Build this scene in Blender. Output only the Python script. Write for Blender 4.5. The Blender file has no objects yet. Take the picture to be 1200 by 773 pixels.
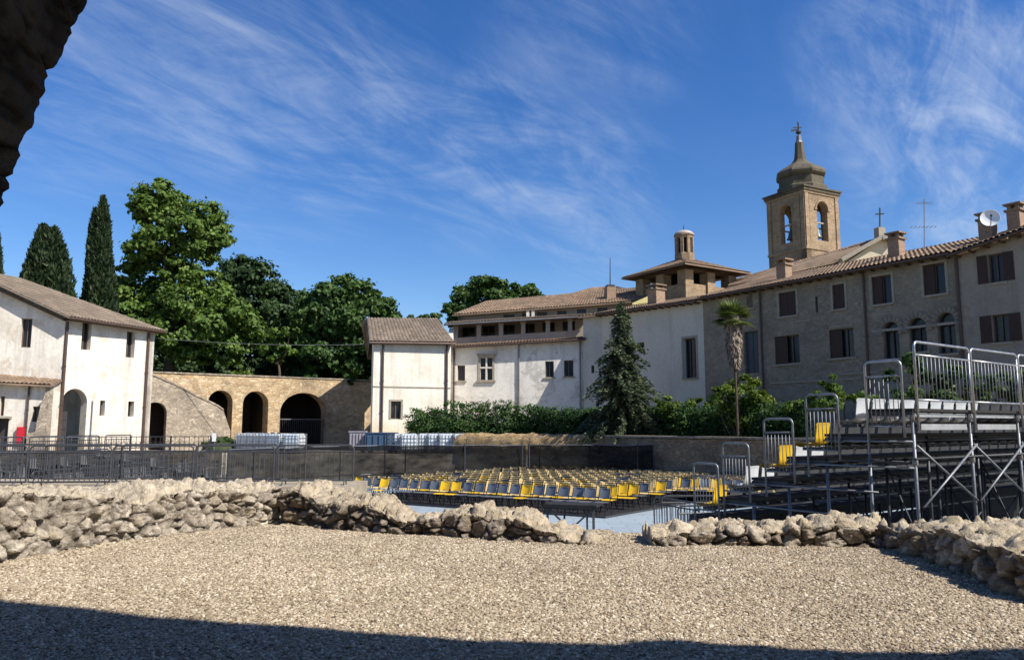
import bpy, bmesh, math, random
import numpy as np
from mathutils import Vector, Matrix, noise
from mathutils.geometry import tessellate_polygon

random.seed(7)
RNG = np.random.default_rng(11)
PI = math.pi
R = math.radians
SC = bpy.context.scene
COL = SC.collection

# ------------------------------------------------------------------ camera, sky, sun, exposure
F = 906.0                     # focal length in pixels of the 1200 px wide photograph
PITCH = R(7.1)
EYE = 1.6
cam_data = bpy.data.cameras.new('camera')
cam_data.sensor_width = 36.0
cam_data.lens = F / 1200 * 36
cam_data.clip_start = 0.05
cam_data.clip_end = 2000
cam = bpy.data.objects.new('camera', cam_data)
COL.objects.link(cam)
cam.location = (0, 0, EYE)
cam.rotation_euler = (PI / 2 + PITCH, 0, 0)
SC.camera = cam

SUN_AZ = R(-30)               # direction towards the sun in plan, from +x
SUN_EL = R(45)
SUN_DIR = Vector((math.cos(SUN_AZ) * math.cos(SUN_EL), math.sin(SUN_AZ) * math.cos(SUN_EL), math.sin(SUN_EL)))
sun_data = bpy.data.lights.new('sun', 'SUN')
sun_data.energy = 5.0
sun_data.angle = R(0.5)
sun_data.color = (1.0, 0.95, 0.87)
sun = bpy.data.objects.new('sun', sun_data)
COL.objects.link(sun)
sun.rotation_euler = (-SUN_DIR).to_track_quat('-Z', 'Y').to_euler()

world = bpy.data.worlds.new('World')
SC.world = world
world.use_nodes = True


class NT:
    """small helper to write node trees"""
    def __init__(s, tree):
        s.t = tree
        tree.nodes.clear()

    def n(s, typ, ins=None, **kw):
        nd = s.t.nodes.new(typ)
        for k, v in kw.items():
            setattr(nd, k, v)
        for k, v in (ins or {}).items():
            s.set(nd, k, v)
        return nd

    def set(s, nd, k, v):
        sock = nd.inputs[k]
        if isinstance(v, bpy.types.NodeSocket):
            s.t.links.new(v, sock)
        elif isinstance(v, bpy.types.Node):
            s.t.links.new(v.outputs[0], sock)
        else:
            if sock.type == 'RGBA' and len(v) == 3:
                v = (*v, 1)
            sock.default_value = v

    def math(s, op, a, b=0.0, c=0.0, clamp=False):
        return s.n('ShaderNodeMath', {0: a, 1: b, 2: c}, operation=op, use_clamp=clamp).outputs[0]

    def mix(s, fac, a, b, blend='MIX'):
        nd = s.n('ShaderNodeMix', data_type='RGBA', blend_type=blend)
        s.set(nd, 0, fac); s.set(nd, 6, a); s.set(nd, 7, b)
        return nd.outputs[2]

    def ramp(s, fac, stops, interp='LINEAR'):
        nd = s.n('ShaderNodeValToRGB', {0: fac})
        cr = nd.color_ramp
        cr.interpolation = interp
        while len(cr.elements) < len(stops):
            cr.elements.new(0.5)
        for e, (p, c) in zip(cr.elements, stops):
            e.position = p
            e.color = (*c, 1) if len(c) == 3 else c
        return nd.outputs[0]

    def noise(s, vec, scale, detail=4, rough=0.55, dist=0.0):
        return s.n('ShaderNodeTexNoise', {'Vector': vec, 'Scale': scale, 'Detail': detail, 'Roughness': rough, 'Distortion': dist}).outputs[0]

    def mapping(s, vec, scale=(1, 1, 1), rot=(0, 0, 0), loc=(0, 0, 0)):
        return s.n('ShaderNodeMapping', {'Vector': vec, 'Scale': scale, 'Rotation': rot, 'Location': loc}).outputs[0]


SKY_STRENGTH = 0.082
w = NT(world.node_tree)
sky = w.n('ShaderNodeTexSky', sky_type='NISHITA')
sky.sun_disc = False
sky.sun_elevation = SUN_EL
sky.sun_rotation = PI / 2 - SUN_AZ
sky.altitude = 200
sky.air_density = 1.0
sky.dust_density = 0.6
sky.ozone_density = 2.5
tc = w.n('ShaderNodeTexCoord').outputs['Generated']
sep = w.n('ShaderNodeSeparateXYZ', {0: tc})
zz = w.math('ADD', w.math('MAXIMUM', sep.outputs[2], 0.0), 0.12)
flat = w.n('ShaderNodeCombineXYZ', {0: w.math('DIVIDE', sep.outputs[0], zz), 1: w.math('DIVIDE', sep.outputs[1], zz), 2: 0.0}).outputs[0]
# wispy cirrus: two streaky noises multiplied by broad patches
st1 = w.noise(w.mapping(w.mapping(flat, (1, 1, 1), (0, 0, R(-41))), (0.62, 1.75, 1)), 1.6, 12, 0.66, 1.3)
st2 = w.noise(w.mapping(w.mapping(flat, (1, 1, 1), (0, 0, R(-62))), (0.8, 2.6, 1), (0, 0, 0), (3.1, 1.7, 0)), 2.4, 12, 0.68, 1.0)
wisp = w.math('ADD', w.math('MULTIPLY', st1, 0.6), w.math('MULTIPLY', st2, 0.4))


def patch(px, py, r, amt, sx=1.0):
    v, u = (386.5 - py) / F, (px - 600) / F
    d = Vector((u, math.cos(PITCH) - v * math.sin(PITCH), math.sin(PITCH) + v * math.cos(PITCH))).normalized()
    dp = w.n('ShaderNodeVectorMath', {0: tc, 1: d}, operation='DOT_PRODUCT').outputs['Value']
    return w.n('ShaderNodeMapRange', {0: dp, 1: math.cos(r), 2: 1.0, 3: 0.0, 4: amt}, interpolation_type='SMOOTHSTEP').outputs[0]


m = None
for a in ((260, 80, .17, 1.0), (400, 130, .17, .95), (560, 180, .15, .9), (680, 225, .14, .7), (110, 60, .2, .7), (1160, 40, .22, 1.5), (1200, 140, .22, 1.4), (1060, 150, .12, .5), (700, 10, .16, .5), (1190, 215, .12, .6), (300, 215, .14, .3)):
    q = patch(*a)
    m = q if m is None else w.math('MAXIMUM', m, q)
m = w.math('MULTIPLY', w.math('ADD', m, 0.05), 0.80)
cl = w.n('ShaderNodeMapRange', {0: wisp, 1: 0.38, 2: 0.90, 3: 0.0, 4: 1.0}, interpolation_type='SMOOTHSTEP').outputs[0]
cl = w.math('MULTIPLY', w.math('MULTIPLY', cl, m), 0.92, clamp=True)
deep = w.n('ShaderNodeHueSaturation', {'Hue': 0.512, 'Saturation': 1.35, 'Value': 1.22, 'Color': sky.outputs[0]}).outputs[0]
skyc = w.mix(cl, deep, (6.2, 6.9, 7.9))
bg = w.n('ShaderNodeBackground', {0: skyc, 1: SKY_STRENGTH})
w.n('ShaderNodeOutputWorld', {0: bg})

SC.view_settings.view_transform = 'Standard'
SC.view_settings.look = 'None'
SC.view_settings.gamma = 1.0
SC.view_settings.exposure = 0.6
SC.cycles.max_bounces = 6
SC.cycles.transparent_max_bounces = 16

# ------------------------------------------------------------------ photograph -> place


def ray(px, py):
    """direction through a photo pixel as (x/y, z/y), z measured from the eye"""
    u, v = (px - 600) / F, (386.5 - py) / F
    yy = math.cos(PITCH) - v * math.sin(PITCH)
    z = math.sin(PITCH) + v * math.cos(PITCH)
    return u / yy, z / yy


def P(px, py, y):
    a, b = ray(px, py)
    return Vector((a * y, y, EYE + b * y))


def PX(px, y):
    """plan point under photo column px (near the horizon) at depth y"""
    return Vector((ray(px, 490)[0] * y, y, 0))


class Pl:
    """vertical plane from plan point a (left) to b (right); out points to the viewer's side"""
    def __init__(s, a, b):
        s.a = Vector((a[0], a[1], 0)); s.b = Vector((b[0], b[1], 0))
        s.L = (s.b - s.a).length
        s.t = (s.b - s.a).normalized()
        s.n = Vector((s.t.y, -s.t.x, 0))

    def pt(s, u, z, out=0.0):
        p = s.a + s.t * u + s.n * out
        return Vector((p.x, p.y, z))

    def uv(s, px, py):
        k, h = ray(px, py)
        # a.x + t.x*u = k*(a.y + t.y*u)
        u = (k * s.a.y - s.a.x) / (s.t.x - k * s.t.y)
        y = s.a.y + s.t.y * u
        return u, EYE + h * y

    def rect(s, x0, y0, x1, y1):
        ym, xm = (y0 + y1) / 2, (x0 + x1) / 2
        return s.uv(x0, ym)[0], s.uv(xm, y1)[1], s.uv(x1, ym)[0], s.uv(xm, y0)[1]   # u0,z0,u1,z1

    def off(s, d):
        return Pl(s.a - s.n * d, s.b - s.n * d)


# ------------------------------------------------------------------ mesh building


def mesh_from(name, V, Fc, smooth=False):
    me = bpy.data.meshes.new(name)
    me.from_pydata([tuple(v) for v in V], [], Fc)
    if smooth:
        me.polygons.foreach_set('use_smooth', [True] * len(me.polygons))
    me.update()
    return me


def link(name, me, mat, parent=None):
    o = bpy.data.objects.new(name, me)
    COL.objects.link(o)
    if mat is not None:
        me.materials.append(mat)
    if parent is not None:
        o.parent = parent
        # meshes of unique things are written in world coordinates
        o.matrix_parent_inverse = Matrix.Translation(-parent.location) if parent.parent is None else Matrix.Identity(4)
    return o


class MB:
    def __init__(s):
        s.v = []; s.f = []

    def add(s, V, Fc):
        k = len(s.v)
        s.v += [Vector(p) for p in V]
        s.f += [tuple(i + k for i in f) for f in Fc]
        return s

    def obox(s, o, a, b, c):
        """box from corner o along three edge vectors"""
        o, a, b, c = Vector(o), Vector(a), Vector(b), Vector(c)
        V = [o, o + a, o + a + b, o + b, o + c, o + a + c, o + a + b + c, o + b + c]
        return s.add(V, [(0, 3, 2, 1), (4, 5, 6, 7), (0, 1, 5, 4), (1, 2, 6, 5), (2, 3, 7, 6), (3, 0, 4, 7)])

    def box(s, c, size, rz=0.0):
        c = Vector(c); ca, sa = math.cos(rz), math.sin(rz)
        a = Vector((ca, sa, 0)) * size[0]; b = Vector((-sa, ca, 0)) * size[1]; h = Vector((0, 0, size[2]))
        return s.obox(c - a / 2 - b / 2 - h / 2, a, b, h)

    def bar(s, p, q, wd, ht=None):
        p, q = Vector(p), Vector(q); ht = ht or wd
        d = (q - p).normalized()
        up = Vector((0, 0, 1)) if abs(d.z) < .95 else Vector((1, 0, 0))
        sd = d.cross(up).normalized(); u2 = sd.cross(d)
        return s.obox(p - sd * wd / 2 - u2 * ht / 2, q - p, sd * wd, u2 * ht)

    def tube(s, pts, r, n=6, caps=True):
        pts = [Vector(p) for p in pts]
        rs = r if isinstance(r, (list, tuple)) else [r] * len(pts)
        k = len(s.v); ref = None
        for i, p in enumerate(pts):
            d = (pts[min(i + 1, len(pts) - 1)] - pts[max(i - 1, 0)]).normalized()
            if ref is None:
                ref = d.orthogonal().normalized()
            ref = (ref - d * ref.dot(d)).normalized()
            b = d.cross(ref)
            for j in range(n):
                a = 2 * PI * j / n
                s.v.append(p + (ref * math.cos(a) + b * math.sin(a)) * rs[i])
        for i in range(len(pts) - 1):
            for j in range(n):
                s.f.append((k + i * n + j, k + i * n + (j + 1) % n, k + (i + 1) * n + (j + 1) % n, k + (i + 1) * n + j))
        if caps:
            s.f.append(tuple(k + j for j in range(n))[::-1])
            e = k + (len(pts) - 1) * n
            s.f.append(tuple(e + j for j in range(n)))
        return s

    def lathe(s, prof, c, n=16, rot=0.0):
        """prof: (radius, z) from bottom to top"""
        k = len(s.v); c = Vector(c)
        for r, z in prof:
            for j in range(n):
                a = rot + 2 * PI * j / n
                s.v.append(c + Vector((r * math.cos(a), r * math.sin(a), z)))
        for i in range(len(prof) - 1):
            for j in range(n):
                s.f.append((k + i * n + j, k + i * n + (j + 1) % n, k + (i + 1) * n + (j + 1) % n, k + (i + 1) * n + j))
        s.f.append(tuple(k + j for j in range(n))[::-1])
        e = k + (len(prof) - 1) * n
        s.f.append(tuple(e + j for j in range(n)))
        return s

    def prism(s, loop, vec):
        """closed planar loop of 3D points extruded by vec"""
        loop = [Vector(p) for p in loop]; vec = Vector(vec); n = len(loop)
        V = loop + [p + vec for p in loop]
        tr = tessellate_polygon([loop])
        Fc = [tuple(t) for t in tr] + [tuple(i + n for i in t[::-1]) for t in tr]
        Fc += [(i, (i + 1) % n, (i + 1) % n + n, i + n) for i in range(n)]
        return s.add(V, Fc)

    def build(s, name, mat, parent=None, smooth=False, fix=True):
        me = mesh_from(name, s.v, s.f, smooth)
        if fix:
            bm = bmesh.new(); bm.from_mesh(me)
            bmesh.ops.recalc_face_normals(bm, faces=bm.faces)
            bm.to_mesh(me); bm.free()
        return link(name, me, mat, parent)


def thing(name, label, cat, loc=(0, 0, 0), group=None):
    o = bpy.data.objects.new(name, None)
    COL.objects.link(o)
    o.location = loc
    o.empty_display_size = 0.3
    return tag(o, label, cat, group)


def tag(o, label=None, cat=None, group=None, kind=None):
    if label: o['label'] = label
    if cat: o['category'] = cat
    if group: o['group'] = group
    if kind: o['kind'] = kind
    return o


def copy_thing(root, loc, rz=0.0, label=None, group=None):
    r = root.copy(); COL.objects.link(r)
    r.location = loc; r.rotation_euler = (0, 0, rz)
    if label: r['label'] = label
    if group: r['group'] = group
    for ch in root.children:
        c = ch.copy(); COL.objects.link(c); c.parent = r
        for g in ch.children:
            d = g.copy(); COL.objects.link(d); d.parent = c
    return r


def wall(name, pl, outline, holes, thick, mat, parent, out=0.0):
    """a solid wall on a plane: outline and holes are (u, z) loops"""
    loops = [outline] + list(holes)
    flat3 = [[Vector((u, z, 0)) for u, z in lp] for lp in loops]
    tris = tessellate_polygon(flat3)
    pts = [p for lp in loops for p in lp]
    n = len(pts)
    V = [pl.pt(u, z, out) for u, z in pts] + [pl.pt(u, z, out - thick) for u, z in pts]
    Fc = [tuple(t) for t in tris] + [tuple(i + n for i in t[::-1]) for t in tris]
    k = 0
    for lp in loops:
        m_ = len(lp)
        Fc += [(k + i, k + (i + 1) % m_, k + (i + 1) % m_ + n, k + i + n) for i in range(m_)]
        k += m_
    me = mesh_from(name, V, Fc)
    bm = bmesh.new(); bm.from_mesh(me)
    bmesh.ops.recalc_face_normals(bm, faces=bm.faces)
    bm.to_mesh(me); bm.free()
    return link(name, me, mat, parent)


def rect_loop(r):
    u0, z0, u1, z1 = r
    return [(u0, z0), (u1, z0), (u1, z1), (u0, z1)]


def arch_loop(r, n=14, rise=None):
    u0, z0, u1, z1 = r
    c, a = (u0 + u1) / 2, (u1 - u0) / 2
    b = rise if rise else min(a, (z1 - z0) * .95)
    sp = z1 - b
    return [(u0, z0), (u1, z0)] + [(c + a * math.cos(PI * i / n), sp + b * math.sin(PI * i / n)) for i in range(n + 1)]


# ------------------------------------------------------------------ materials
MATS = {}


def new_mat(name):
    mt = bpy.data.materials.new(name)
    mt.use_nodes = True
    return mt, NT(mt.node_tree)


def finish(t, col, rough=0.8, bump=None, bstr=0.3, bdist=0.02, metal=0.0, spec=0.3):
    b = t.n('ShaderNodeBsdfPrincipled', {'Base Color': col, 'Roughness': rough, 'Metallic': metal, 'Specular IOR Level': spec})
    if bump is not None:
        bn = t.n('ShaderNodeBump', {'Height': bump, 'Strength': bstr, 'Distance': bdist})
        t.set(b, 'Normal', bn.outputs[0])
    t.n('ShaderNodeOutputMaterial', {0: b})


def obj_co(t):
    return t.n('ShaderNodeTexCoord').outputs['Object']


def plaster(name, c, stain=(.3, .26, .2), amt=.5, patchc=None, streak=.5, low=None):
    mt, t = new_mat(name)
    co = obj_co(t)
    n1 = t.noise(co, .55, 7, .62)
    n2 = t.noise(t.mapping(co, (1.6, 1.6, .12)), 1.2, 6, .6)
    n3 = t.noise(co, 7, 5, .6)
    f = t.n('ShaderNodeMapRange', {0: n1, 1: .46, 2: .75, 3: 0, 4: amt}).outputs[0]
    col = t.mix(f, c, stain)
    f2 = t.n('ShaderNodeMapRange', {0: n2, 1: .52, 2: .78, 3: 0, 4: streak}).outputs[0]
    col = t.mix(f2, col, tuple(x * .62 for x in stain))
    if patchc:
        f3 = t.n('ShaderNodeMapRange', {0: t.noise(co, .9, 8, .68, .5), 1: .56, 2: .62, 3: 0, 4: .75}).outputs[0]
        col = t.mix(f3, col, patchc)
    if low:
        z = t.n('ShaderNodeSeparateXYZ', {0: co}).outputs[2]
        zz_ = t.math('ADD', z, t.math('MULTIPLY', n1, 2.4))
        f4 = t.n('ShaderNodeMapRange', {0: zz_, 1: low[1], 2: low[1] - 1.6, 3: 0, 4: .7}).outputs[0]
        col = t.mix(f4, col, low[0])
    col = t.mix(.22, col, t.ramp(n3, [(.3, (.25, .25, .25)), (.7, (1, 1, 1))]), 'MULTIPLY')
    finish(t, col, .92, n3, .25, .03)
    return mt


def masonry(name, cols, mortar, scale=2.6, zsq=1.7, mort=.06, soot=.4, bs=.6):
    mt, t = new_mat(name)
    co = obj_co(t)
    wob = t.noise(co, 1.5, 3, .5)
    cc = t.n('ShaderNodeVectorMath', {0: t.mapping(co, (1, 1, zsq)), 1: t.n('ShaderNodeTexNoise', {'Vector': co, 'Scale': 2.5, 'Detail': 3}).outputs[1]}, operation='ADD').outputs[0]
    vo = t.n('ShaderNodeTexVoronoi', {'Vector': cc, 'Scale': scale})
    ve = t.n('ShaderNodeTexVoronoi', {'Vector': cc, 'Scale': scale}, feature='DISTANCE_TO_EDGE')
    rnd = t.n('ShaderNodeSeparateColor', {0: vo.outputs['Color']}).outputs[0]
    col = t.ramp(rnd, [(i / max(1, len(cols) - 1), c) for i, c in enumerate(cols)])
    e = t.n('ShaderNodeMapRange', {0: ve.outputs[0], 1: 0, 2: mort, 3: 0, 4: 1}).outputs[0]
    col = t.mix(e, mortar, col)
    n1 = t.noise(co, .5, 7, .65)
    f = t.n('ShaderNodeMapRange', {0: n1, 1: .47, 2: .72, 3: 0, 4: soot}).outputs[0]
    col = t.mix(f, col, (.07, .06, .05))
    fine = t.noise(co, 9, 6, .65)
    col = t.mix(.35, col, t.ramp(fine, [(.3, (.3, .3, .3)), (.7, (1, 1, 1))]), 'MULTIPLY')
    h = t.math('ADD', e, t.math('MULTIPLY', fine, .7))
    finish(t, col, .95, h, bs, .05)
    return mt


def roof_mat(name, cols):
    mt, t = new_mat(name)
    uv = t.n('ShaderNodeTexCoord').outputs['UV']
    fl = t.n('ShaderNodeVectorMath', {0: uv}, operation='FLOOR').outputs[0]
    wn = t.n('ShaderNodeTexWhiteNoise', {0: fl}, noise_dimensions='2D').outputs[0]
    col = t.ramp(wn, [(i / (len(cols) - 1), c) for i, c in enumerate(cols)])
    co = obj_co(t)
    n1 = t.noise(co, .8, 7, .65)
    f = t.n('ShaderNodeMapRange', {0: n1, 1: .42, 2: .68, 3: 0, 4: .7}).outputs[0]
    col = t.mix(f, col, (.11, .09, .065))
    lich = t.n('ShaderNodeMapRange', {0: t.noise(co, 6, 4, .7), 1: .6, 2: .72, 3: 0, 4: .5}).outputs[0]
    col = t.mix(lich, col, (.29, .25, .18))
    finish(t, col, .92, t.noise(co, 14, 3), .3, .02)
    return mt


def plain(name, c, rough=.6, metal=0., var=.25, spec=.4, scale=5, dirt=None):
    mt, t = new_mat(name)
    co = obj_co(t)
    n1 = t.noise(co, scale, 6, .65)
    col = t.mix(var, c, t.ramp(n1, [(.3, (.2, .2, .2)), (.72, (1.25, 1.25, 1.25))]), 'MULTIPLY')
    if dirt:
        f = t.n('ShaderNodeMapRange', {0: t.noise(co, scale * .4, 6, .7), 1: .5, 2: .7, 3: 0, 4: .6}).outputs[0]
        col = t.mix(f, col, dirt)
    rr = t.n('ShaderNodeMapRange', {0: n1, 1: .3, 2: .7, 3: max(.05, rough - .12), 4: min(1, rough + .12)}).outputs[0]
    finish(t, col, rr, n1, .08, .01, metal, spec)
    return mt


def leaf_mat(name, cols, trans=.3):
    mt, t = new_mat(name)
    g = t.n('ShaderNodeNewGeometry')
    rnd = g.outputs['Random Per Island']
    co = obj_co(t)
    big = t.noise(co, .55, 3, .6)
    f = t.math('ADD', t.math('MULTIPLY', rnd, .6), t.math('MULTIPLY', t.math('SUBTRACT', big, .3), 1.0), clamp=True)
    col = t.ramp(f, [(i / (len(cols) - 1), c) for i, c in enumerate(cols)])
    b = t.n('ShaderNodeBsdfPrincipled', {'Base Color': col, 'Roughness': .6, 'Specular IOR Level': .25})
    tr = t.n('ShaderNodeBsdfTranslucent', {0: t.mix(1.0, col, (1.1, 1.15, .5), 'MULTIPLY')})
    mx = t.n('ShaderNodeMixShader', {0: trans, 1: b.outputs[0], 2: tr.outputs[0]})
    t.n('ShaderNodeOutputMaterial', {0: mx})
    return mt


M = dict(
    white_plaster=plaster('white_plaster', (.74, .69, .60), (.42, .36, .28), .75, (.54, .46, .35), .6, ((.45, .36, .25), 2.6)),
    cream_plaster=plaster('cream_plaster', (.77, .72, .61), (.50, .42, .32), .55, None, .5, ((.58, .42, .22), 3.2)),
    facade_plaster=plaster('facade_plaster', (.76, .72, .64), (.36, .32, .27), .6, (.45, .42, .37), .4),
    pale_plaster=plaster('pale_plaster', (.60, .555, .47), (.44, .39, .31), .5, None, .4),
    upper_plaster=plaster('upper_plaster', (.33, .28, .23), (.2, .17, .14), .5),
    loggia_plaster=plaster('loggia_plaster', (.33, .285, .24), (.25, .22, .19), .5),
    yellow_plaster=plaster('yellow_plaster', (.72, .62, .26), (.6, .48, .2), .3),
    church_plaster=plaster('church_plaster', (.62, .54, .38), (.45, .36, .25), .4),
    grey_render=plaster('grey_render', (.34, .29, .23), (.20, .17, .13), .6, (.25, .21, .165), .5),
    house_stone=masonry('house_stone', [(.235, .195, .145), (.32, .27, .20), (.26, .215, .155), (.37, .315, .24)], (.31, .265, .20), 4.2, 1.6, .05, .35, .3),
    arcade_stone=masonry('arcade_stone', [(0.470, 0.329, 0.176), (0.627, 0.466, 0.274), (0.403, 0.281, 0.157), (0.717, 0.562, 0.363), (0.560, 0.360, 0.176)], (0.672, 0.519, 0.323), 2.7, 2.0, .07, .5, .8),
    stair_stone=masonry('stair_stone', [(.36, .29, .21), (.52, .44, .33), (.28, .235, .18), (.58, .48, .36)], (.52, .43, .32), 2.8, 1.8, .07, .55, .8),
    bank_stone=masonry('bank_stone', [(.32, .24, .16), (.44, .34, .23), (.24, .185, .13), (.38, .28, .18)], (.34, .27, .18), 3.2, 1.7, .07, .4, .8),
    sunlit_top=masonry('sunlit_top', [(.34, .22, .10), (.48, .33, .16), (.26, .17, .085), (.52, .39, .22)], (.42, .29, .14), 4.0, 2.2, .05, .5, 1.0),
    tower_brick=masonry('tower_brick', [(0.330, 0.229, 0.138), (0.440, 0.317, 0.193), (0.270, 0.187, 0.110), (0.400, 0.302, 0.198)], (0.360, 0.270, 0.176), 3.0, 2.4, .05, .55, .5),
    tower_lead=plaster('tower_lead', (.125, .105, .072), (.045, .04, .032), .9, None, .8),
    chimney_brick=masonry('chimney_brick', [(.34, .22, .15), (.42, .28, .18), (.27, .18, .13)], (.4, .33, .25), 6, 2.2, .06, .3, .4),
    roof_tile=roof_mat('roof_tile', [(.17, .115, .075), (.27, .175, .11), (.22, .155, .11), (.33, .23, .15), (.20, .135, .09)]),
    roof_grey=roof_mat('roof_grey', [(.15, .115, .085), (.21, .16, .12), (.18, .145, .11), (.27, .21, .155), (.16, .125, .10)]),
    timber=plain('timber', (.11, .075, .05), .8, 0, .4, .2),
    shutter_brown=plain('shutter_brown', (.052, .028, .021), .6, 0, .3, .3),
    shutter_dark=plain('shutter_dark', (.045, .04, .04), .6, 0, .3, .3),
    window_glass=plain('window_glass', (.02, .022, .026), .2, 0, .1, .35),
    frame_wood=plain('frame_wood', (.13, .095, .07), .7, 0, .3, .3),
    stone_trim=plain('stone_trim', (.35, .305, .24), .85, 0, .35, .2),
    ring_stone=plain('ring_stone', (.26, .225, .175), .9, 0, .4, .15),
    copper=plain('copper', (.10, .065, .05), .55, .3, .3, .4),
    zinc=plain('zinc', (.22, .21, .21), .5, .5, .3, .4),
    steel=plain('steel', (.36, .37, .385), .38, .75, .3, .5, 9),
    dark_steel=plain('dark_steel', (.055, .058, .065), .55, .2, .35, .4, 8),
    grey_steel=plain('grey_steel', (.21, .22, .24), .5, .5, .35, .4, 8),
    black_beam=plain('black_beam', (.018, .018, .02), .6, .1, .2, .3),
    deck_ply=plain('deck_ply', (.03, .028, .027), .7, 0, .4, .2),
    alu_plank=plain('alu_plank', (.42, .42, .43), .45, .6, .3, .4),
    seat_white=plain('seat_white', (.66, .68, .70), .4, 0, .12, .4),
    seat_grey=plain('seat_grey', (.085, .085, .085), .75, 0, .2, .4),
    seat_charcoal=plain('seat_charcoal', (.07, .072, .078), .6, 0, .2, .3),
    seat_yellow=plain('seat_yellow', (.80, .50, .02), .4, 0, .12, .4),
    seat_beige=plain('seat_beige', (.76, .57, .25), .55, 0, .2, .3),
    seat_dark=plain('seat_dark', (.12, .135, .16), .3, 0, .2, .5),
    chair_black=plain('chair_black', (.016, .018, .024), .4, 0, .2, .4),
    tank_plastic=plain('tank_plastic', (.70, .74, .76), .4, 0, .15, .4),
    pallet_wood=plain('pallet_wood', (.07, .06, .05), .8, 0, .3, .2),
    blue_steel=plain('blue_steel', (.055, .10, .17), .5, .1, .3, .4),
    lilac_grey=plain('lilac_grey', (.34, .32, .35), .6, .1, .3, .4),
    red_paint=plain('red_paint', (.50, .015, .03), .4, 0, .1, .5),
    white_paint=plain('white_paint', (.72, .73, .72), .5, 0, .15, .4),
    dish_white=plain('dish_white', (.80, .80, .78), .4, 0, .08, .4),
    iron=plain('iron', (.05, .05, .052), .6, .4, .3, .4),
    bronze=plain('bronze', (.10, .11, .10), .5, .3, .3, .5),
    bark=plain('bark', (.10, .075, .055), .9, 0, .5, .1, 7),
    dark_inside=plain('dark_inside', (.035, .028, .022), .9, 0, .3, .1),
    leaf_bright=leaf_mat('leaf_bright', [(0.030, 0.061, 0.014), (0.074, 0.128, 0.022), (0.118, 0.190, 0.036), (0.190, 0.245, 0.058)], .32),
    leaf_mid=leaf_mat('leaf_mid', [(0.016, 0.041, 0.012), (0.036, 0.079, 0.019), (0.068, 0.122, 0.027), (0.116, 0.170, 0.041)], .28),
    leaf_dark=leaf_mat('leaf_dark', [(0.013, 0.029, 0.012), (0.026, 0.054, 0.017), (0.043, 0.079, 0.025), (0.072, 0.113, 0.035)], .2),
    cypress=leaf_mat('cypress', [(0.010, 0.020, 0.010), (0.018, 0.034, 0.014), (0.030, 0.050, 0.018), (0.053, 0.069, 0.025)], .12),
    fir=leaf_mat('fir', [(0.028, 0.044, 0.025), (0.053, 0.074, 0.039), (0.086, 0.110, 0.057), (0.127, 0.144, 0.078)], .15),
    hedge=leaf_mat('hedge', [(0.014, 0.035, 0.011), (0.027, 0.065, 0.016), (0.054, 0.108, 0.024), (0.101, 0.162, 0.038)], .25),
    bush_bright=leaf_mat('bush_bright', [(.03, .06, .010), (.07, .12, .018), (.13, .18, .03), (.19, .22, .045)], .35),
    palm_leaf=leaf_mat('palm_leaf', [(.04, .065, .02), (.085, .12, .035), (.15, .18, .05), (.24, .24, .08)], .2),
    palm_dry=leaf_mat('palm_dry', [(.14, .105, .075), (.22, .17, .125), (.30, .24, .18), (.36, .30, .23)], .1),
)


def net_mat():
    mt, t = new_mat('shade_net')
    co = obj_co(t)
    b = t.n('ShaderNodeBsdfPrincipled', {'Base Color': (.009, .009, .010), 'Roughness': .9, 'Specular IOR Level': .1})
    tr = t.n('ShaderNodeBsdfTransparent')
    f = t.n('ShaderNodeMapRange', {0: t.noise(t.mapping(co, (.8, .8, 2.2)), 1.4, 6, .6), 1: .35, 2: .7, 3: .72, 4: .99}).outputs[0]
    mx = t.n('ShaderNodeMixShader', {0: f, 1: tr.outputs[0], 2: b.outputs[0]})
    t.n('ShaderNodeOutputMaterial', {0: mx})
    return mt


M['net'] = net_mat()


def gravel_ground_mat():
    mt, t = new_mat('gravel_base')
    co = obj_co(t)
    vo = t.n('ShaderNodeTexVoronoi', {'Vector': co, 'Scale': 34})
    rnd = t.n('ShaderNodeSeparateColor', {0: vo.outputs['Color']}).outputs[0]
    col = t.ramp(rnd, [(0, (.16, .115, .075)), (.4, (.30, .225, .145)), (.8, (.38, .30, .21)), (1, (.55, .47, .36))])
    big = t.noise(co, .35, 5, .6)
    col = t.mix(t.n('ShaderNodeMapRange', {0: big, 1: .35, 2: .7, 3: 0, 4: .4}).outputs[0], col, (.24, .18, .12))
    finish(t, col, .95, vo.outputs[0], .8, .03)
    return mt


def floor_mat():
    mt, t = new_mat('stage_floor')
    co = obj_co(t)
    n1 = t.noise(co, .5, 6, .6)
    br = t.n('ShaderNodeTexBrick', {'Vector': co, 'Scale': .5, 'Color1': (.27, .33, .37), 'Color2': (.31, .37, .41), 'Mortar': (.18, .21, .23), 'Mortar Size': .008}).outputs[0]
    col = t.mix(t.n('ShaderNodeMapRange', {0: n1, 1: .4, 2: .7, 3: 0, 4: .4}).outputs[0], br, (.22, .25, .27))
    finish(t, col, .55, n1, .05, .02)
    return mt


def earth_mat():
    mt, t = new_mat('earth')
    co = obj_co(t)
    n1 = t.noise(co, .4, 7, .65)
    col = t.ramp(n1, [(.35, (.20, .16, .11)), (.5, (.30, .25, .18)), (.62, (.36, .31, .24)), (.75, (.22, .2, .1))])
    finish(t, col, .95, t.noise(co, 5, 6, .7), .5, .05)
    return mt


def hill_mat():
    mt, t = new_mat('hill_grass')
    co = obj_co(t)
    col = t.ramp(t.noise(co, .6, 7, .65), [(.35, (.02, .035, .012)), (.55, (.05, .06, .025)), (.7, (.10, .085, .05))])
    finish(t, col, .95, t.noise(co, 3, 5), .4, .1)
    return mt


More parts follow.
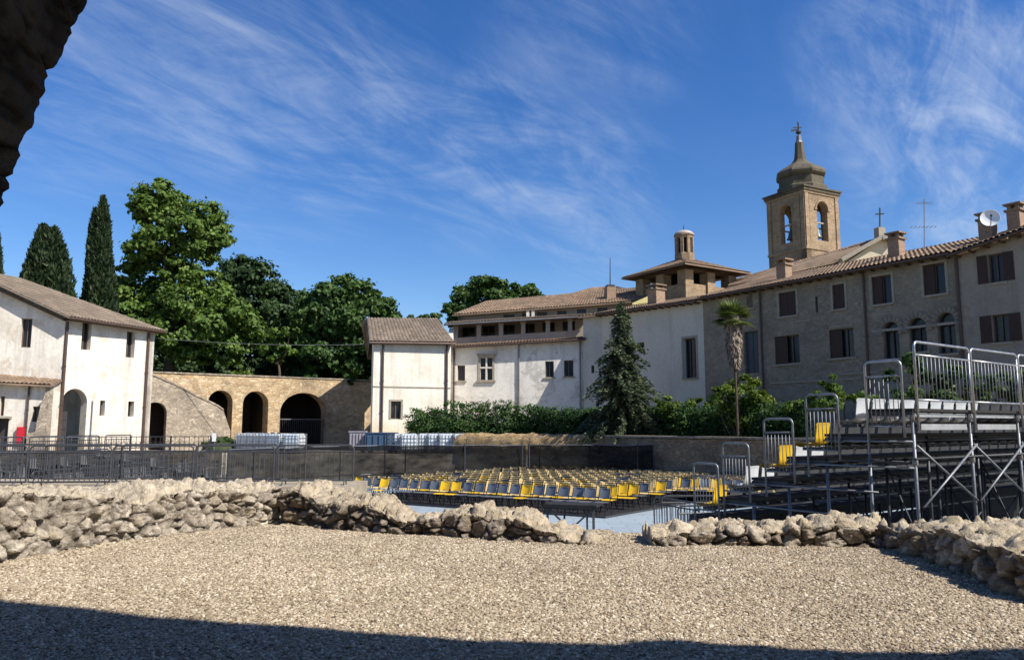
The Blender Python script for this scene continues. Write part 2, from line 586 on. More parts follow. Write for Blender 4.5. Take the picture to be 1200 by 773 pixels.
def rubble_mat(name, stone_cols, mortar, dark):
    mt, t = new_mat(name)
    at = t.n('ShaderNodeAttribute', attribute_name='stone').outputs['Fac']
    gp = t.n('ShaderNodeAttribute', attribute_name='gap').outputs['Fac']
    tp = t.n('ShaderNodeAttribute', attribute_name='lime').outputs['Fac']
    co = obj_co(t)
    col = t.ramp(at, [(i / (len(stone_cols) - 1), c) for i, c in enumerate(stone_cols)])
    fine = t.noise(co, 14, 8, .7)
    mid = t.noise(co, 3.2, 7, .65)
    col = t.mix(t.n('ShaderNodeMapRange', {0: mid, 1: .42, 2: .7, 3: 0, 4: .6}).outputs[0], col, dark)
    col = t.mix(t.n('ShaderNodeMapRange', {0: gp, 1: .45, 2: 1.0, 3: 0, 4: .85}).outputs[0], col, tuple(x * .45 for x in dark))  # dirt and painted crevice shade darken the gaps between stones
    pv = t.n('ShaderNodeTexVoronoi', {'Vector': t.n('ShaderNodeVectorMath', {0: co, 1: t.n('ShaderNodeTexNoise', {'Vector': co, 'Scale': 9.0}).outputs[1]}, operation='ADD').outputs[0], 'Scale': 17.0})
    pit = t.n('ShaderNodeMapRange', {0: pv.outputs[0], 1: .10, 2: .34, 3: 1.0, 4: 0.0}).outputs[0]
    pm = t.math('MULTIPLY', pit, t.n('ShaderNodeMapRange', {0: t.noise(co, 2.7, 4, .6), 1: .48, 2: .62, 3: 0, 4: 1}).outputs[0])
    col = t.mix(t.math('MULTIPLY', pm, .7), col, tuple(x * .4 for x in dark))  # pits darkened in colour, shade of small hollows painted in
    lf = t.math('MULTIPLY', tp, t.n('ShaderNodeMapRange', {0: t.noise(co, 2.1, 6, .6), 1: .3, 2: .55, 3: .35, 4: 1.0}).outputs[0], clamp=True)
    col = t.mix(lf, col, mortar)
    col = t.mix(.5, col, t.ramp(fine, [(.28, (.22, .2, .19)), (.68, (1.15, 1.15, 1.15))]), 'MULTIPLY')
    h = t.math('SUBTRACT', t.math('ADD', fine, t.math('MULTIPLY', t.noise(co, 40, 4, .6), .5)), t.math('MULTIPLY', pm, .8))
    finish(t, col, .95, h, 1.0, .045, 0, .15)
    return mt


M['rubble_left'] = rubble_mat('rubble_left', [(0.347, 0.299, 0.234), (0.538, 0.471, 0.372), (0.426, 0.368, 0.294), (0.650, 0.575, 0.462), (0.370, 0.310, 0.246), (0.582, 0.494, 0.360)], (.72, .61, .44), (.19, .155, .115))
M['rubble_mid'] = rubble_mat('rubble_mid', [(0.213, 0.167, 0.126), (0.358, 0.299, 0.234), (0.280, 0.224, 0.174), (0.470, 0.408, 0.324), (0.246, 0.196, 0.150), (0.403, 0.322, 0.216)], (.72, .60, .42), (.12, .092, .068))
M['rubble_right'] = rubble_mat('rubble_right', [(0.302, 0.241, 0.180), (0.493, 0.420, 0.318), (0.370, 0.305, 0.234), (0.605, 0.529, 0.414), (0.258, 0.207, 0.162), (0.504, 0.402, 0.264)], (.72, .61, .43), (.15, .115, .085))
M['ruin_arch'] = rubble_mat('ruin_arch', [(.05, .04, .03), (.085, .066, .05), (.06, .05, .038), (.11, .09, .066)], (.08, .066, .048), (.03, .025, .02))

# ------------------------------------------------------------------ ground
ARENA = [(-3.2, 14.2), (0.7, 12.5), (2.1, 11.75), (3.9, 11.9), (6.0, 12.0), (9.5, 14.0), (20, 21.2), (24.5, 24.4), (16, 29.6), (11.5, 34.0), (4.3, 43.0), (-2.5, 46.0),
         (-17, 45.0), (-26, 41), (-25, 30), (-22, 24.5), (-4.3, 23.4), (-4.1, 18)]
FLOOR_Z = -1.42
ZG = 0.0


def build_ground():
    big = [(-140, -60), (160, -60), (160, 400), (-140, 400)]
    hole = ARENA
    loops = [[Vector((x, y, 0)) for x, y in big], [Vector((x, y, 0)) for x, y in hole]]
    tr = tessellate_polygon(loops)
    pts = [(x, y, ZG) for x, y in big] + [(x, y, ZG) for x, y in hole]
    Fc = [tuple(t_) for t_ in tr]
    k = len(pts); n = len(hole)
    pts += [(x, y, FLOOR_Z - .3) for x, y in hole]
    Fc += [(4 + i, 4 + (i + 1) % n, k + (i + 1) % n, k + i) for i in range(n)]
    me = mesh_from('ground', pts, Fc)
    tag(link('ground', me, earth_mat()), kind='structure')
    f = [Vector((x, y, FLOOR_Z)) for x, y in hole]
    me = mesh_from('arena_floor', f, [tuple(t_) for t_ in tessellate_polygon([f])])
    tag(link('arena_floor', me, floor_mat()), kind='structure')


build_ground()

TERR = [(-9.5, 2.0), (-9.5, 10.2), (-6.0, 10.4), (-3.2, 13.6), (0.7, 12.2), (2.1, 11.6), (3.9, 11.7), (6.2, 11.8), (6.2, 2.0)]


def build_gravel_bed():
    # gently uneven gravel floor of the ruin, 4 mm above the ground
    V = []; Fc = []
    xs = np.arange(-9.5, 6.6, .25); ys = np.arange(2.0, 13.8, .25)
    idx = {}
    from mathutils.geometry import intersect_point_tri_2d
    def inside(x, y):
        c = False; j = len(TERR) - 1
        for i in range(len(TERR)):
            xi, yi = TERR[i]; xj, yj = TERR[j]
            if (yi > y) != (yj > y) and x < (xj - xi) * (y - yi) / (yj - yi) + xi:
                c = not c
            j = i
        return c
    def vid(i, j):
        if (i, j) not in idx:
            x, y = xs[i], ys[j]
            z = .012 + .035 * (noise.noise(Vector((x * .6, y * .6, 0))) + .6) + .012 * noise.noise(Vector((x * 2.1, y * 2.1, 3)))
            idx[(i, j)] = len(V); V.append((x, y, max(z, .004)))
        return idx[(i, j)]
    for i in range(len(xs) - 1):
        for j in range(len(ys) - 1):
            if inside(xs[i] + .12, ys[j] + .12):
                Fc.append((vid(i, j), vid(i + 1, j), vid(i + 1, j + 1), vid(i, j + 1)))
    me = mesh_from('gravel_floor', V, Fc, True)
    return tag(link('gravel_floor', me, gravel_ground_mat()), kind='structure')


GRAVEL_BED = build_gravel_bed()


def build_pebbles():
    """loose gravel: small stones scattered over the bed with geometry nodes, one uncountable object"""
    mt, t = new_mat('pebble')
    rnd = t.n('ShaderNodeObjectInfo').outputs['Random']
    col = t.ramp(rnd, [(0, (.13, .092, .06)), (.18, (.275, .215, .142)), (.45, (.375, .302, .205)), (.7, (.46, .38, .268)), (.9, (.56, .48, .355)), (1, (.72, .65, .52))])
    co = obj_co(t)
    wp = t.n('ShaderNodeNewGeometry').outputs['Position']
    big = t.noise(wp, .55, 5, .6)
    col = t.mix(t.n('ShaderNodeMapRange', {0: big, 1: .38, 2: .66, 3: 0, 4: .55}).outputs[0], col, t.mix(1.0, col, (.62, .60, .58), 'MULTIPLY'))
    col = t.mix(.3, col, t.ramp(t.noise(co, 60, 3, .6), [(.3, (.4, .38, .36)), (.7, (1.1, 1.1, 1.1))]), 'MULTIPLY')
    finish(t, col, .9, None)
    pcol = bpy.data.collections.new('pebble_shapes')
    for k in range(5):
        bm = bmesh.new()
        bmesh.ops.create_icosphere(bm, subdivisions=1, radius=.0100)
        for v in bm.verts:
            d = noise.noise_vector(v.co * 85 + Vector((k * 9, 0, 0)))
            v.co = Vector((v.co.x * (1.0 + .12 * k), v.co.y, v.co.z * (.72 - .05 * k))) + d * .0035
        me = bpy.data.meshes.new('pebble'); bm.to_mesh(me); bm.free()
        me.materials.append(mt)
        pcol.objects.link(bpy.data.objects.new('pebble', me))
    ng = bpy.data.node_groups.new('scatter_gravel', 'GeometryNodeTree')
    ng.interface.new_socket('Geometry', in_out='INPUT', socket_type='NodeSocketGeometry')
    ng.interface.new_socket('Geometry', in_out='OUTPUT', socket_type='NodeSocketGeometry')
    N = ng.nodes; L = ng.links
    gi = N.new('NodeGroupInput'); go = N.new('NodeGroupOutput')
    ds = N.new('GeometryNodeDistributePointsOnFaces'); ds.inputs['Density'].default_value = 3600
    ci = N.new('GeometryNodeCollectionInfo'); ci.inputs['Collection'].default_value = pcol
    ci.inputs['Separate Children'].default_value = True; ci.inputs['Reset Children'].default_value = True
    ip = N.new('GeometryNodeInstanceOnPoints'); ip.inputs['Pick Instance'].default_value = True
    rr = N.new('FunctionNodeRandomValue'); rr.data_type = 'FLOAT_VECTOR'
    rr.inputs[0].default_value = (-.6, -.6, 0); rr.inputs[1].default_value = (.6, .6, 6.28)
    rs = N.new('FunctionNodeRandomValue'); rs.data_type = 'FLOAT'
    rs.inputs[2].default_value = 0.0; rs.inputs[3].default_value = 1.0
    pw = N.new('ShaderNodeMath'); pw.operation = 'POWER'; pw.inputs[1].default_value = 3.5
    ma = N.new('ShaderNodeMath'); ma.operation = 'MULTIPLY_ADD'; ma.inputs[1].default_value = 1.35; ma.inputs[2].default_value = .68
    L.new(rs.outputs[1], pw.inputs[0]); L.new(pw.outputs[0], ma.inputs[0])
    L.new(gi.outputs[0], ds.inputs['Mesh']); L.new(ds.outputs['Points'], ip.inputs['Points'])
    L.new(ci.outputs[0], ip.inputs['Instance']); L.new(rr.outputs[0], ip.inputs['Rotation']); L.new(ma.outputs[0], ip.inputs['Scale'])
    L.new(ip.outputs[0], go.inputs[0])
    o = bpy.data.objects.new('gravel', GRAVEL_BED.data.copy())
    o.data.materials.clear(); o.data.materials.append(mt)
    COL.objects.link(o)
    md = o.modifiers.new('scatter', 'NODES'); md.node_group = ng
    tag(o, 'tan loose gravel covering the foreground floor', kind='stuff')


build_pebbles()


def build_hill():
    """planted hillside held up by the arcade wall and rising behind the houses"""
    V = []; Fc = []
    prof = [(-60, 46), (-40, 50), (-25.9, 55.5), (-12.5, 66.1), (-5, 72), (10, 80), (40, 92), (90, 100)]
    lev = [(0, 0, 4.7), (4, 4, 5.0), (20, 20, 6.5), (80, 80, 8.0), (220, 220, 3)]
    for x, y in prof:
        for a, b, z in lev:
            V.append((x + (-.3 * a), y + b, (z if x < -8 else min(z, 1 + a * .05)) + (0 if a < 1 else noise.noise(Vector((x * .1, y * .1, a))) * .6)))
    k = len(lev)
    for i in range(len(prof) - 1):
        for j in range(k - 1):
            Fc.append((i * k + j, (i + 1) * k + j, (i + 1) * k + j + 1, i * k + j + 1))
    tag(link('hillside', mesh_from('hillside', V, Fc), hill_mat()), kind='structure')


build_hill()

# ------------------------------------------------------------------ ruined walls in the foreground


def rubble_wall(name, label, path, thick, mat, scale=3.0, res=.027, back=-1.6, seed=0, stone_amp=.075, top_lime=1.0, rough_top=.08):
    """path: (x, y, height) along the front foot, left to right seen from the camera. Stones come from a cellular displacement."""
    pts = [Vector((x, y, 0)) for x, y, h in path]; hs = [h for *_, h in path]
    seg = [(pts[i + 1] - pts[i]).length for i in range(len(pts) - 1)]
    total = sum(seg); ns = int(total / res) + 1
    cum = [0]
    for s_ in seg: cum.append(cum[-1] + s_)
    def at(s_):
        for i in range(len(seg)):
            if s_ <= cum[i + 1] or i == len(seg) - 1:
                f_ = min(1, max(0, (s_ - cum[i]) / seg[i]))
                fs = f_ * f_ * (3 - 2 * f_)
                return pts[i].lerp(pts[i + 1], f_), hs[i] + (hs[i + 1] - hs[i]) * fs
    V = []; A = []; G = []; T = []
    n_f = 18; n_t = max(6, int(thick / res)); n_b = 8
    prev = None
    rows = []
    off = Vector((seed * 7.3, seed * 3.1, seed * 1.7))
    base = [at(total * i / (ns - 1)) for i in range(ns)]
    for i in range(ns):
        a = base[max(0, i - 8)][0]; b = base[min(ns - 1, i + 8)][0]
        tdir = (b - a).normalized(); nrm = Vector((tdir.y, -tdir.x, 0))
        p, h = base[i]
        h = max(.05, h * .86 - .03 + (.12 * noise.noise(p * .9 + off) + .10 * noise.noise(p * 2.7 + off)) * min(1, h * 2.2))
        nf = 36
        prof = []
        for j in range(nf):
            q = j / nf
            prof.append((p + nrm * (-.12 * q * h) + Vector((0, 0, -.04 + (h + .04) * q)), (nrm * (1 - .25 * q ** 4) + Vector((0, 0, .25 * q ** 4))).normalized(), 0 if q < .9 else (q - .9) * 5))
        for j in range(n_t + 1):
            q = j / n_t
            bulge = -.10 * (abs(2 * q - 1) ** 3) + rough_top * 1.6 * noise.noise(Vector((p.x * 1.3 + q * thick * 1.1, p.y * 1.3 + q, seed)))
            prof.append((p + nrm * (-.12 * h - thick * q) + Vector((0, 0, h + .04 + bulge)), (nrm * max(0, .6 - 3 * q) + Vector((0, 0, 1)) - nrm * max(0, 3 * q - 2.4)).normalized(), 1))
        for j in range(1, n_b + 1):
            q = j / n_b
            prof.append((p + nrm * (-.12 * h - thick - .05 * q) + Vector((0, 0, h * (1 - q) + back * q)), -nrm, 0))
        row = []
        for c, nn, top in prof:
            cc = c + noise.noise_vector(c * 1.7 + off) * .12
            vv = Vector((cc.x, cc.y, cc.z * 1.25)) * scale + off
            dist, pos = noise.voronoi(vv)
            gap = min(1.0, (dist[1] - dist[0]) / .32)
            dome = gap * (2 - gap)
            cell = noise.cell(pos[0] * 13.7 + Vector((.5, .5, .5)))
            cell = (cell + 1) / 2 if cell < 0 else cell
            cell = abs(math.sin(pos[0].x * 12.9898 + pos[0].y * 78.233 + pos[0].z * 37.719)) % 1
            amp = stone_amp * (.5 + cell) * (1 - .1 * top)
            d2_, p2_ = noise.voronoi(Vector((cc.x, cc.y, cc.z)) * scale * 2.9 + off)
            g2 = min(1.0, (d2_[1] - d2_[0]) / .35)
            tv = Vector((math.sin(pos[0].x * 41.3 + pos[0].z * 7.1), math.sin(pos[0].y * 37.7 + 1.3), math.sin(pos[0].z * 29.9 + pos[0].x * 3.7)))
            tilt = max(-.07, min(.07, (vv - pos[0]).dot(tv) / scale * .42))
            dome = min(1.0, gap * 1.9)
            d = amp * dome + tilt * dome * (1 - .35 * min(1, top)) + .026 * min(1, g2 * 1.6) + .085 * noise.noise(c * 3.3 + off) * (1 - .4 * min(1, top)) + .028 * noise.noise(c * 13 + off) * (1 - .5 * min(1, top)) + .014 * noise.noise(c * 31 + off) - amp * .4 - .03
            V.append(c + nn * d)
            A.append(.7 * cell + .3 * (abs(math.sin(p2_[0].x * 12.9 + p2_[0].y * 78.2 + p2_[0].z * 37.7)) % 1)); G.append(max(1 - gap, .55 * (1 - g2))); T.append(.82 * top_lime * max(0.0, top) * (.35 + .65 * (1 - .5 * dome)))
            row.append(len(V) - 1)
        rows.append(row)
    Fc = []
    for i in range(len(rows) - 1):
        for j in range(len(rows[0]) - 1):
            Fc.append((rows[i][j], rows[i + 1][j], rows[i + 1][j + 1], rows[i][j + 1]))
    Fc.append(tuple(rows[0])); Fc.append(tuple(rows[-1][::-1]))
    me = mesh_from(name, V, Fc, True)
    for nm, dat in (('stone', A), ('gap', G), ('lime', T)):
        me.attributes.new(nm, 'FLOAT', 'POINT').data.foreach_set('value', dat)
    o = link(name, me, mat)
    return tag(o, label, 'ruined wall', 'low ruined walls round the gravel')


def fz(px, py, z=0.0):
    """point on a level surface under a photo pixel"""
    a, b = ray(px, py)
    y = (z - EYE) / b
    return (a * y, y)


rubble_wall('rubble_wall', 'tall pale eroded rubble wall at far left of the gravel, lit from the right', [(-8.6, 6.6, 1.0), (*fz(0, 662), .98), (*fz(90, 648), .93), (*fz(170, 634), .72), (*fz(250, 620), .70), (*fz(330, 612), .72)], 1.5, M['rubble_left'], 5.0, seed=1, stone_amp=.065, rough_top=.075)
rubble_wall('rubble_wall', 'low dark fieldstone wall in the middle sinking into a pale mound of mortar', [(*fz(325, 613), .60), (*fz(400, 622), .52), (*fz(470, 628), .38), (*fz(540, 632), .40), (*fz(600, 635), .36), (*fz(640, 637), .22), (*fz(690, 640), .03)], .8, M['rubble_mid'], 4.6, seed=2, stone_amp=.085, rough_top=.05)
rubble_wall('rubble_wall', 'low crest of boulders on the right below the scaffold grandstand', [(*fz(765, 641), .20), (*fz(840, 641), .34), (*fz(930, 643), .30), (*fz(1000, 644), .33), (*fz(1045, 645), .36)], .8, M['rubble_right'], 3.9, seed=3, stone_amp=.10, rough_top=.06)
rubble_wall('rubble_wall', 'broad pale topped wall at right edge throwing shadow onto the gravel', [(*fz(1036, 644), .36), (*fz(1075, 658), .42), (*fz(1130, 678), .48), (*fz(1200, 704), .50), (5.2, 5.6, .5)], 1.7, M['rubble_right'], 4.2, seed=4, stone_amp=.055, rough_top=.07, back=-.3)


def ruin_arch():
    """thick ruined wall the camera looks out of: only its left jamb shows, its top throws the foreground shadow"""
    cx, cz, Rr = 1.335, 1.60, 2.75
    top = [(-9, 11.6), (-6, 11.2), (-3, 11.5), (0, 11.1), (2, 11.3), (4.4, 11.0), (5.0, 9.6), (5.8, 8.7), (6.6, 7.9), (7.6, 7.75), (9, 7.4), (10.5, 7.65), (12, 7.5), (14, 7.7), (17, 7.4), (20, 7.2)]
    tp = []
    for i in range(len(top) - 1):
        for k in range(8):
            f_ = k / 8
            x = top[i][0] + (top[i + 1][0] - top[i][0]) * f_; z = top[i][1] + (top[i + 1][1] - top[i][1]) * f_
            tp.append((x, z + .30 * noise.noise(Vector((x * 1.2, 5, 0))) + .14 * noise.noise(Vector((x * 4, 2, 0)))))
    tp.append(top[-1])
    nA = 640
    hole = [(cx + Rr, -.05)] + [(cx + Rr * math.cos(PI * i / nA), cz + Rr * math.sin(PI * i / nA)) for i in range(nA + 1)] + [(cx - Rr, -.05)]
    outer = [(-9, -.05)] + tp + [(20, -.05)]
    loop = outer + hole          # one U shaped outline: up the outside, back through the opening
    y0, y1, nd = -1.2, 2.0, 64
    V = []; rows = []; A = []; G = []; T = []
    for k in range(nd + 1):
        y = y0 + (y1 - y0) * k / nd
        row = []
        for i, (x, z) in enumerate(loop):
            c = Vector((x, y, z))
            if i >= len(outer):
                d = (Vector((cx, y, max(cz, min(z, cz)))) - c)
                d = Vector((cx - x, 0, cz - z)).normalized() if z >= cz else Vector((1 if x < cx else -1, 0, 0))
                dist, pos = noise.voronoi(Vector((c.x, c.y * .8, c.z)) * 14.0)
                g = min(1, (dist[1] - dist[0]) / .4)
                c = c + d * (.014 * min(1, g * 2) + .016 * noise.noise(c * 2.2) + .012 * noise.noise(c * 12) + .012 * noise.noise(c * 30) + .006 * noise.noise(c * 70) - .012)
                A.append(abs(math.sin(pos[0].x * 12.9 + pos[0].y * 78.2 + pos[0].z * 37.7)) % 1); G.append(1 - g)
            else:
                A.append(.5); G.append(0)
            T.append(0.0); V.append(c); row.append(len(V) - 1)
        rows.append(row)
    n = len(loop); Fc = []
    for k in range(nd):
        for i in range(n):
            Fc.append((rows[k][i], rows[k][(i + 1) % n], rows[k + 1][(i + 1) % n], rows[k + 1][i]))
    for k in (0, nd):
        pl = [Vector((V[i].x, V[i].z, 0)) for i in rows[k]]
        Fc += [tuple(rows[k][j] for j in t_) for t_ in tessellate_polygon([pl])]
    me = mesh_from('ruined_arch_wall', V, Fc, False)
    bm = bmesh.new(); bm.from_mesh(me); bmesh.ops.recalc_face_normals(bm, faces=bm.faces); bm.to_mesh(me); bm.free()
    for nm, dat in (('stone', A), ('gap', G), ('lime', T)):
        me.attributes.new(nm, 'FLOAT', 'POINT').data.foreach_set('value', dat)
    tag(link('ruined_arch_wall', me, M['ruin_arch']), 'dark jagged stone arch edge filling the top left corner close by', 'arch')


ruin_arch()

# ------------------------------------------------------------------ buildings


def roof(name, E0, E1, R1, R0, mat, parent, tile=.23, course=.42, thick=.10, label=None):
    """coppi tile roof on the quad eave E0-E1, ridge R0-R1: half round channels and stepped courses in real relief"""
    E0, E1, R1, R0 = map(Vector, (E0, E1, R1, R0))
    le = max((E1 - E0).length, (R1 - R0).length); ls = ((R0 - E0).length + (R1 - E1).length) / 2
    nc = max(2, int(le / tile)); nr = max(2, int(ls / course))
    if nc * nr > 6000:
        course *= 2; nr = max(2, int(ls / course))
    nrm = (E1 - E0).cross(R0 - E0)
    if nrm.length < 1e-6: nrm = (R1 - E1).cross(E0 - E1)
    nrm.normalize()
    if nrm.z < 0: nrm = -nrm
    sub = 4
    V = []; UV = []; Fc = []
    us = [i / (nc * sub) for i in range(nc * sub + 1)]
    vs = []
    for j in range(nr):
        vs += [(j / nr, .0), ((j + .999) / nr, -.035)]
    for v, dz in vs:
        for i, u in enumerate(us):
            b = E0.lerp(E1, u).lerp(R0.lerp(R1, u), v)
            hgt = .055 * abs(math.sin(PI * i / sub)) ** .7
            V.append(b + nrm * (hgt + dz + .04 + .012 * noise.noise(b * 1.1)))
            UV.append((i / sub, v * nr + .0005))
    w_ = len(us)
    for j in range(len(vs) - 1):
        for i in range(w_ - 1):
            a = j * w_ + i
            Fc.append((a, a + 1, a + w_ + 1, a + w_))
    k = len(V)
    dn = Vector((0, 0, -thick))
    for c in (E0, E1, R1, R0):
        V.append(c); UV.append((0, 0))
    for c in (E0, E1, R1, R0):
        V.append(c + dn); UV.append((0, 0))
    Fc += [(k + 4, k + 7, k + 6, k + 5), (k, k + 1, k + 5, k + 4), (k + 1, k + 2, k + 6, k + 5), (k + 2, k + 3, k + 7, k + 6), (k + 3, k, k + 4, k + 7)]
    me = mesh_from(name, V, Fc)
    lay = me.uv_layers.new(name='UVMap')
    li = np.empty(len(me.loops), dtype=np.int32); me.loops.foreach_get('vertex_index', li)
    uva = np.array(UV, dtype=np.float32)[li]
    lay.data.foreach_set('uv', uva.ravel())
    o = link(name, me, mat, parent)
    return o


def window(parent, pl, r, shutters=None, fold=.98, sill=True, depth=.22, arch=False, mat_frame=None, mullions=1, surround=False, name='window'):
    """parts of one window set in opening r=(u0,z0,u1,z1): the window (frame) with pane, sill, shutters as its own pieces"""
    u0, z0, u1, z1 = r
    fm = mat_frame or M['frame_wood']
    d = -depth
    f = MB(); fw = .06
    n = pl.n
    def piece(mb, a0, b0, a1, b1, o0, o1):
        mb.obox(pl.pt(a0, b0, o0), pl.t * (a1 - a0), n * (o1 - o0), Vector((0, 0, b1 - b0)))
    ztop = z1 - ((u1 - u0) / 2 if arch else 0)
    piece(f, u0, z0, u0 + fw, ztop, d, d + .06); piece(f, u1 - fw, z0, u1, ztop, d, d + .06)
    piece(f, u0 + fw, z0, u1 - fw, z0 + fw, d, d + .06); piece(f, u0 + fw, ztop - fw, u1 - fw, ztop, d, d + .06)
    for k in range(mullions):
        uc = u0 + (u1 - u0) * (k + 1) / (mullions + 1)
        piece(f, uc - .03, z0 + fw, uc + .03, ztop - fw, d, d + .06)
    if arch:
        c, a = (u0 + u1) / 2, (u1 - u0) / 2
        f.tube([pl.pt(c + (a - .03) * math.cos(PI * i / 10), ztop + (a - .03) * math.sin(PI * i / 10), d + .03) for i in range(11)], .035, 4)
    wn = f.build(name, fm, parent)
    p = MB()
    if arch:
        lp = [pl.pt(u, z, d - .02) for u, z in arch_loop((u0, z0, u1, z1))]
        p.prism(lp, n * .01)
    else:
        piece(p, u0, z0, u1, z1, d - .02, d - .01)
    p.build('pane', M['window_glass'], wn)
    if sill:
        s_ = MB(); piece(s_, u0 - .12, z0 - .10, u1 + .12, z0 - .002, -.05, .10)
        s_.build('sill', M['stone_trim'], wn)
    if surround:
        s_ = MB(); k = .13
        piece(s_, u0 - k, z0, u0 - .002, z1, -.02, .035); piece(s_, u1 + .002, z0, u1 + k, z1, -.02, .035)
        piece(s_, u0 - k, z1 + .002, u1 + k, z1 + k, -.02, .04)
        s_.build('surround', M['stone_trim'], wn)
    if shutters:
        wd = (u1 - u0) / 2
        for side, state, mt in shutters:
            s_ = MB()
            if state == 'closed':
                a0 = u0 + .01 if side < 0 else u0 + wd + .005
                a1 = u0 + wd - .005 if side < 0 else u1 - .01
            else:                               # folded back against the wall
                a0 = u0 - wd * fold if side < 0 else u1 + .01
                a1 = u0 - .01 if side < 0 else u1 + wd * fold
            o0 = -.10 if state == 'closed' else .03
            piece(s_, a0, z0 + .01, a1, z1 - .01, o0, o0 + .035)
            nz = max(4, int((z1 - z0) / .12))
            for q in range(nz):                 # louvre slats
                zc = z0 + .06 + (z1 - z0 - .12) * (q + .5) / nz
                piece(s_, a0 + .05, zc - .018, a1 - .05, zc + .018, o0 + .035, o0 + .052)
            s_.build('shutter', mt, wn)
    return wn


def drainpipe(parent, pl, px, z0, z1, mat=None, r=.055):
    u = pl.uv(px, 440)[0] if not isinstance(px, tuple) else px[0]
    mb = MB(); mb.tube([pl.pt(u, z0, .09), pl.pt(u, z1, .09)], r, 8)
    for z in np.linspace(z0 + .6, z1 - .4, 4):
        mb.tube([pl.pt(u, z - .03, .09), pl.pt(u, z + .03, .09)], r * 1.35, 8)
    mb.build('drainpipe', mat or M['copper'], parent)


def gutter(parent, p, q, mat=None, r=.075):
    MB().tube([p, q], r, 8).build('gutter', mat or M['copper'], parent)


def chimney(label, base, size, h, rz, cap=True, mat=None, group='chimneys on the roofs'):
    t = thing('chimney', label, 'chimney', base, group)
    b = Vector(base)
    MB().box(b + Vector((0, 0, h / 2 - .3)), (size[0], size[1], h + .6), rz).build('stack', mat or M['chimney_brick'], t)
    if cap:
        c = MB()
        c.box(b + Vector((0, 0, h + .05)), (size[0] + .16, size[1] + .16, .10), rz)
        for sx in (-1, 1):
            for sy in (-1, 1):
                a = Vector((sx * (size[0] / 2 - .1), sy * (size[1] / 2 - .1), 0))
                a.rotate(Matrix.Rotation(rz, 3, 'Z'))
                c.box(b + a + Vector((0, 0, h + .20)), (.14, .14, .20), rz)
        c.box(b + Vector((0, 0, h + .34)), (size[0] + .2, size[1] + .2, .08), rz)
        c.build('cap', M['roof_tile'], t)
    return t


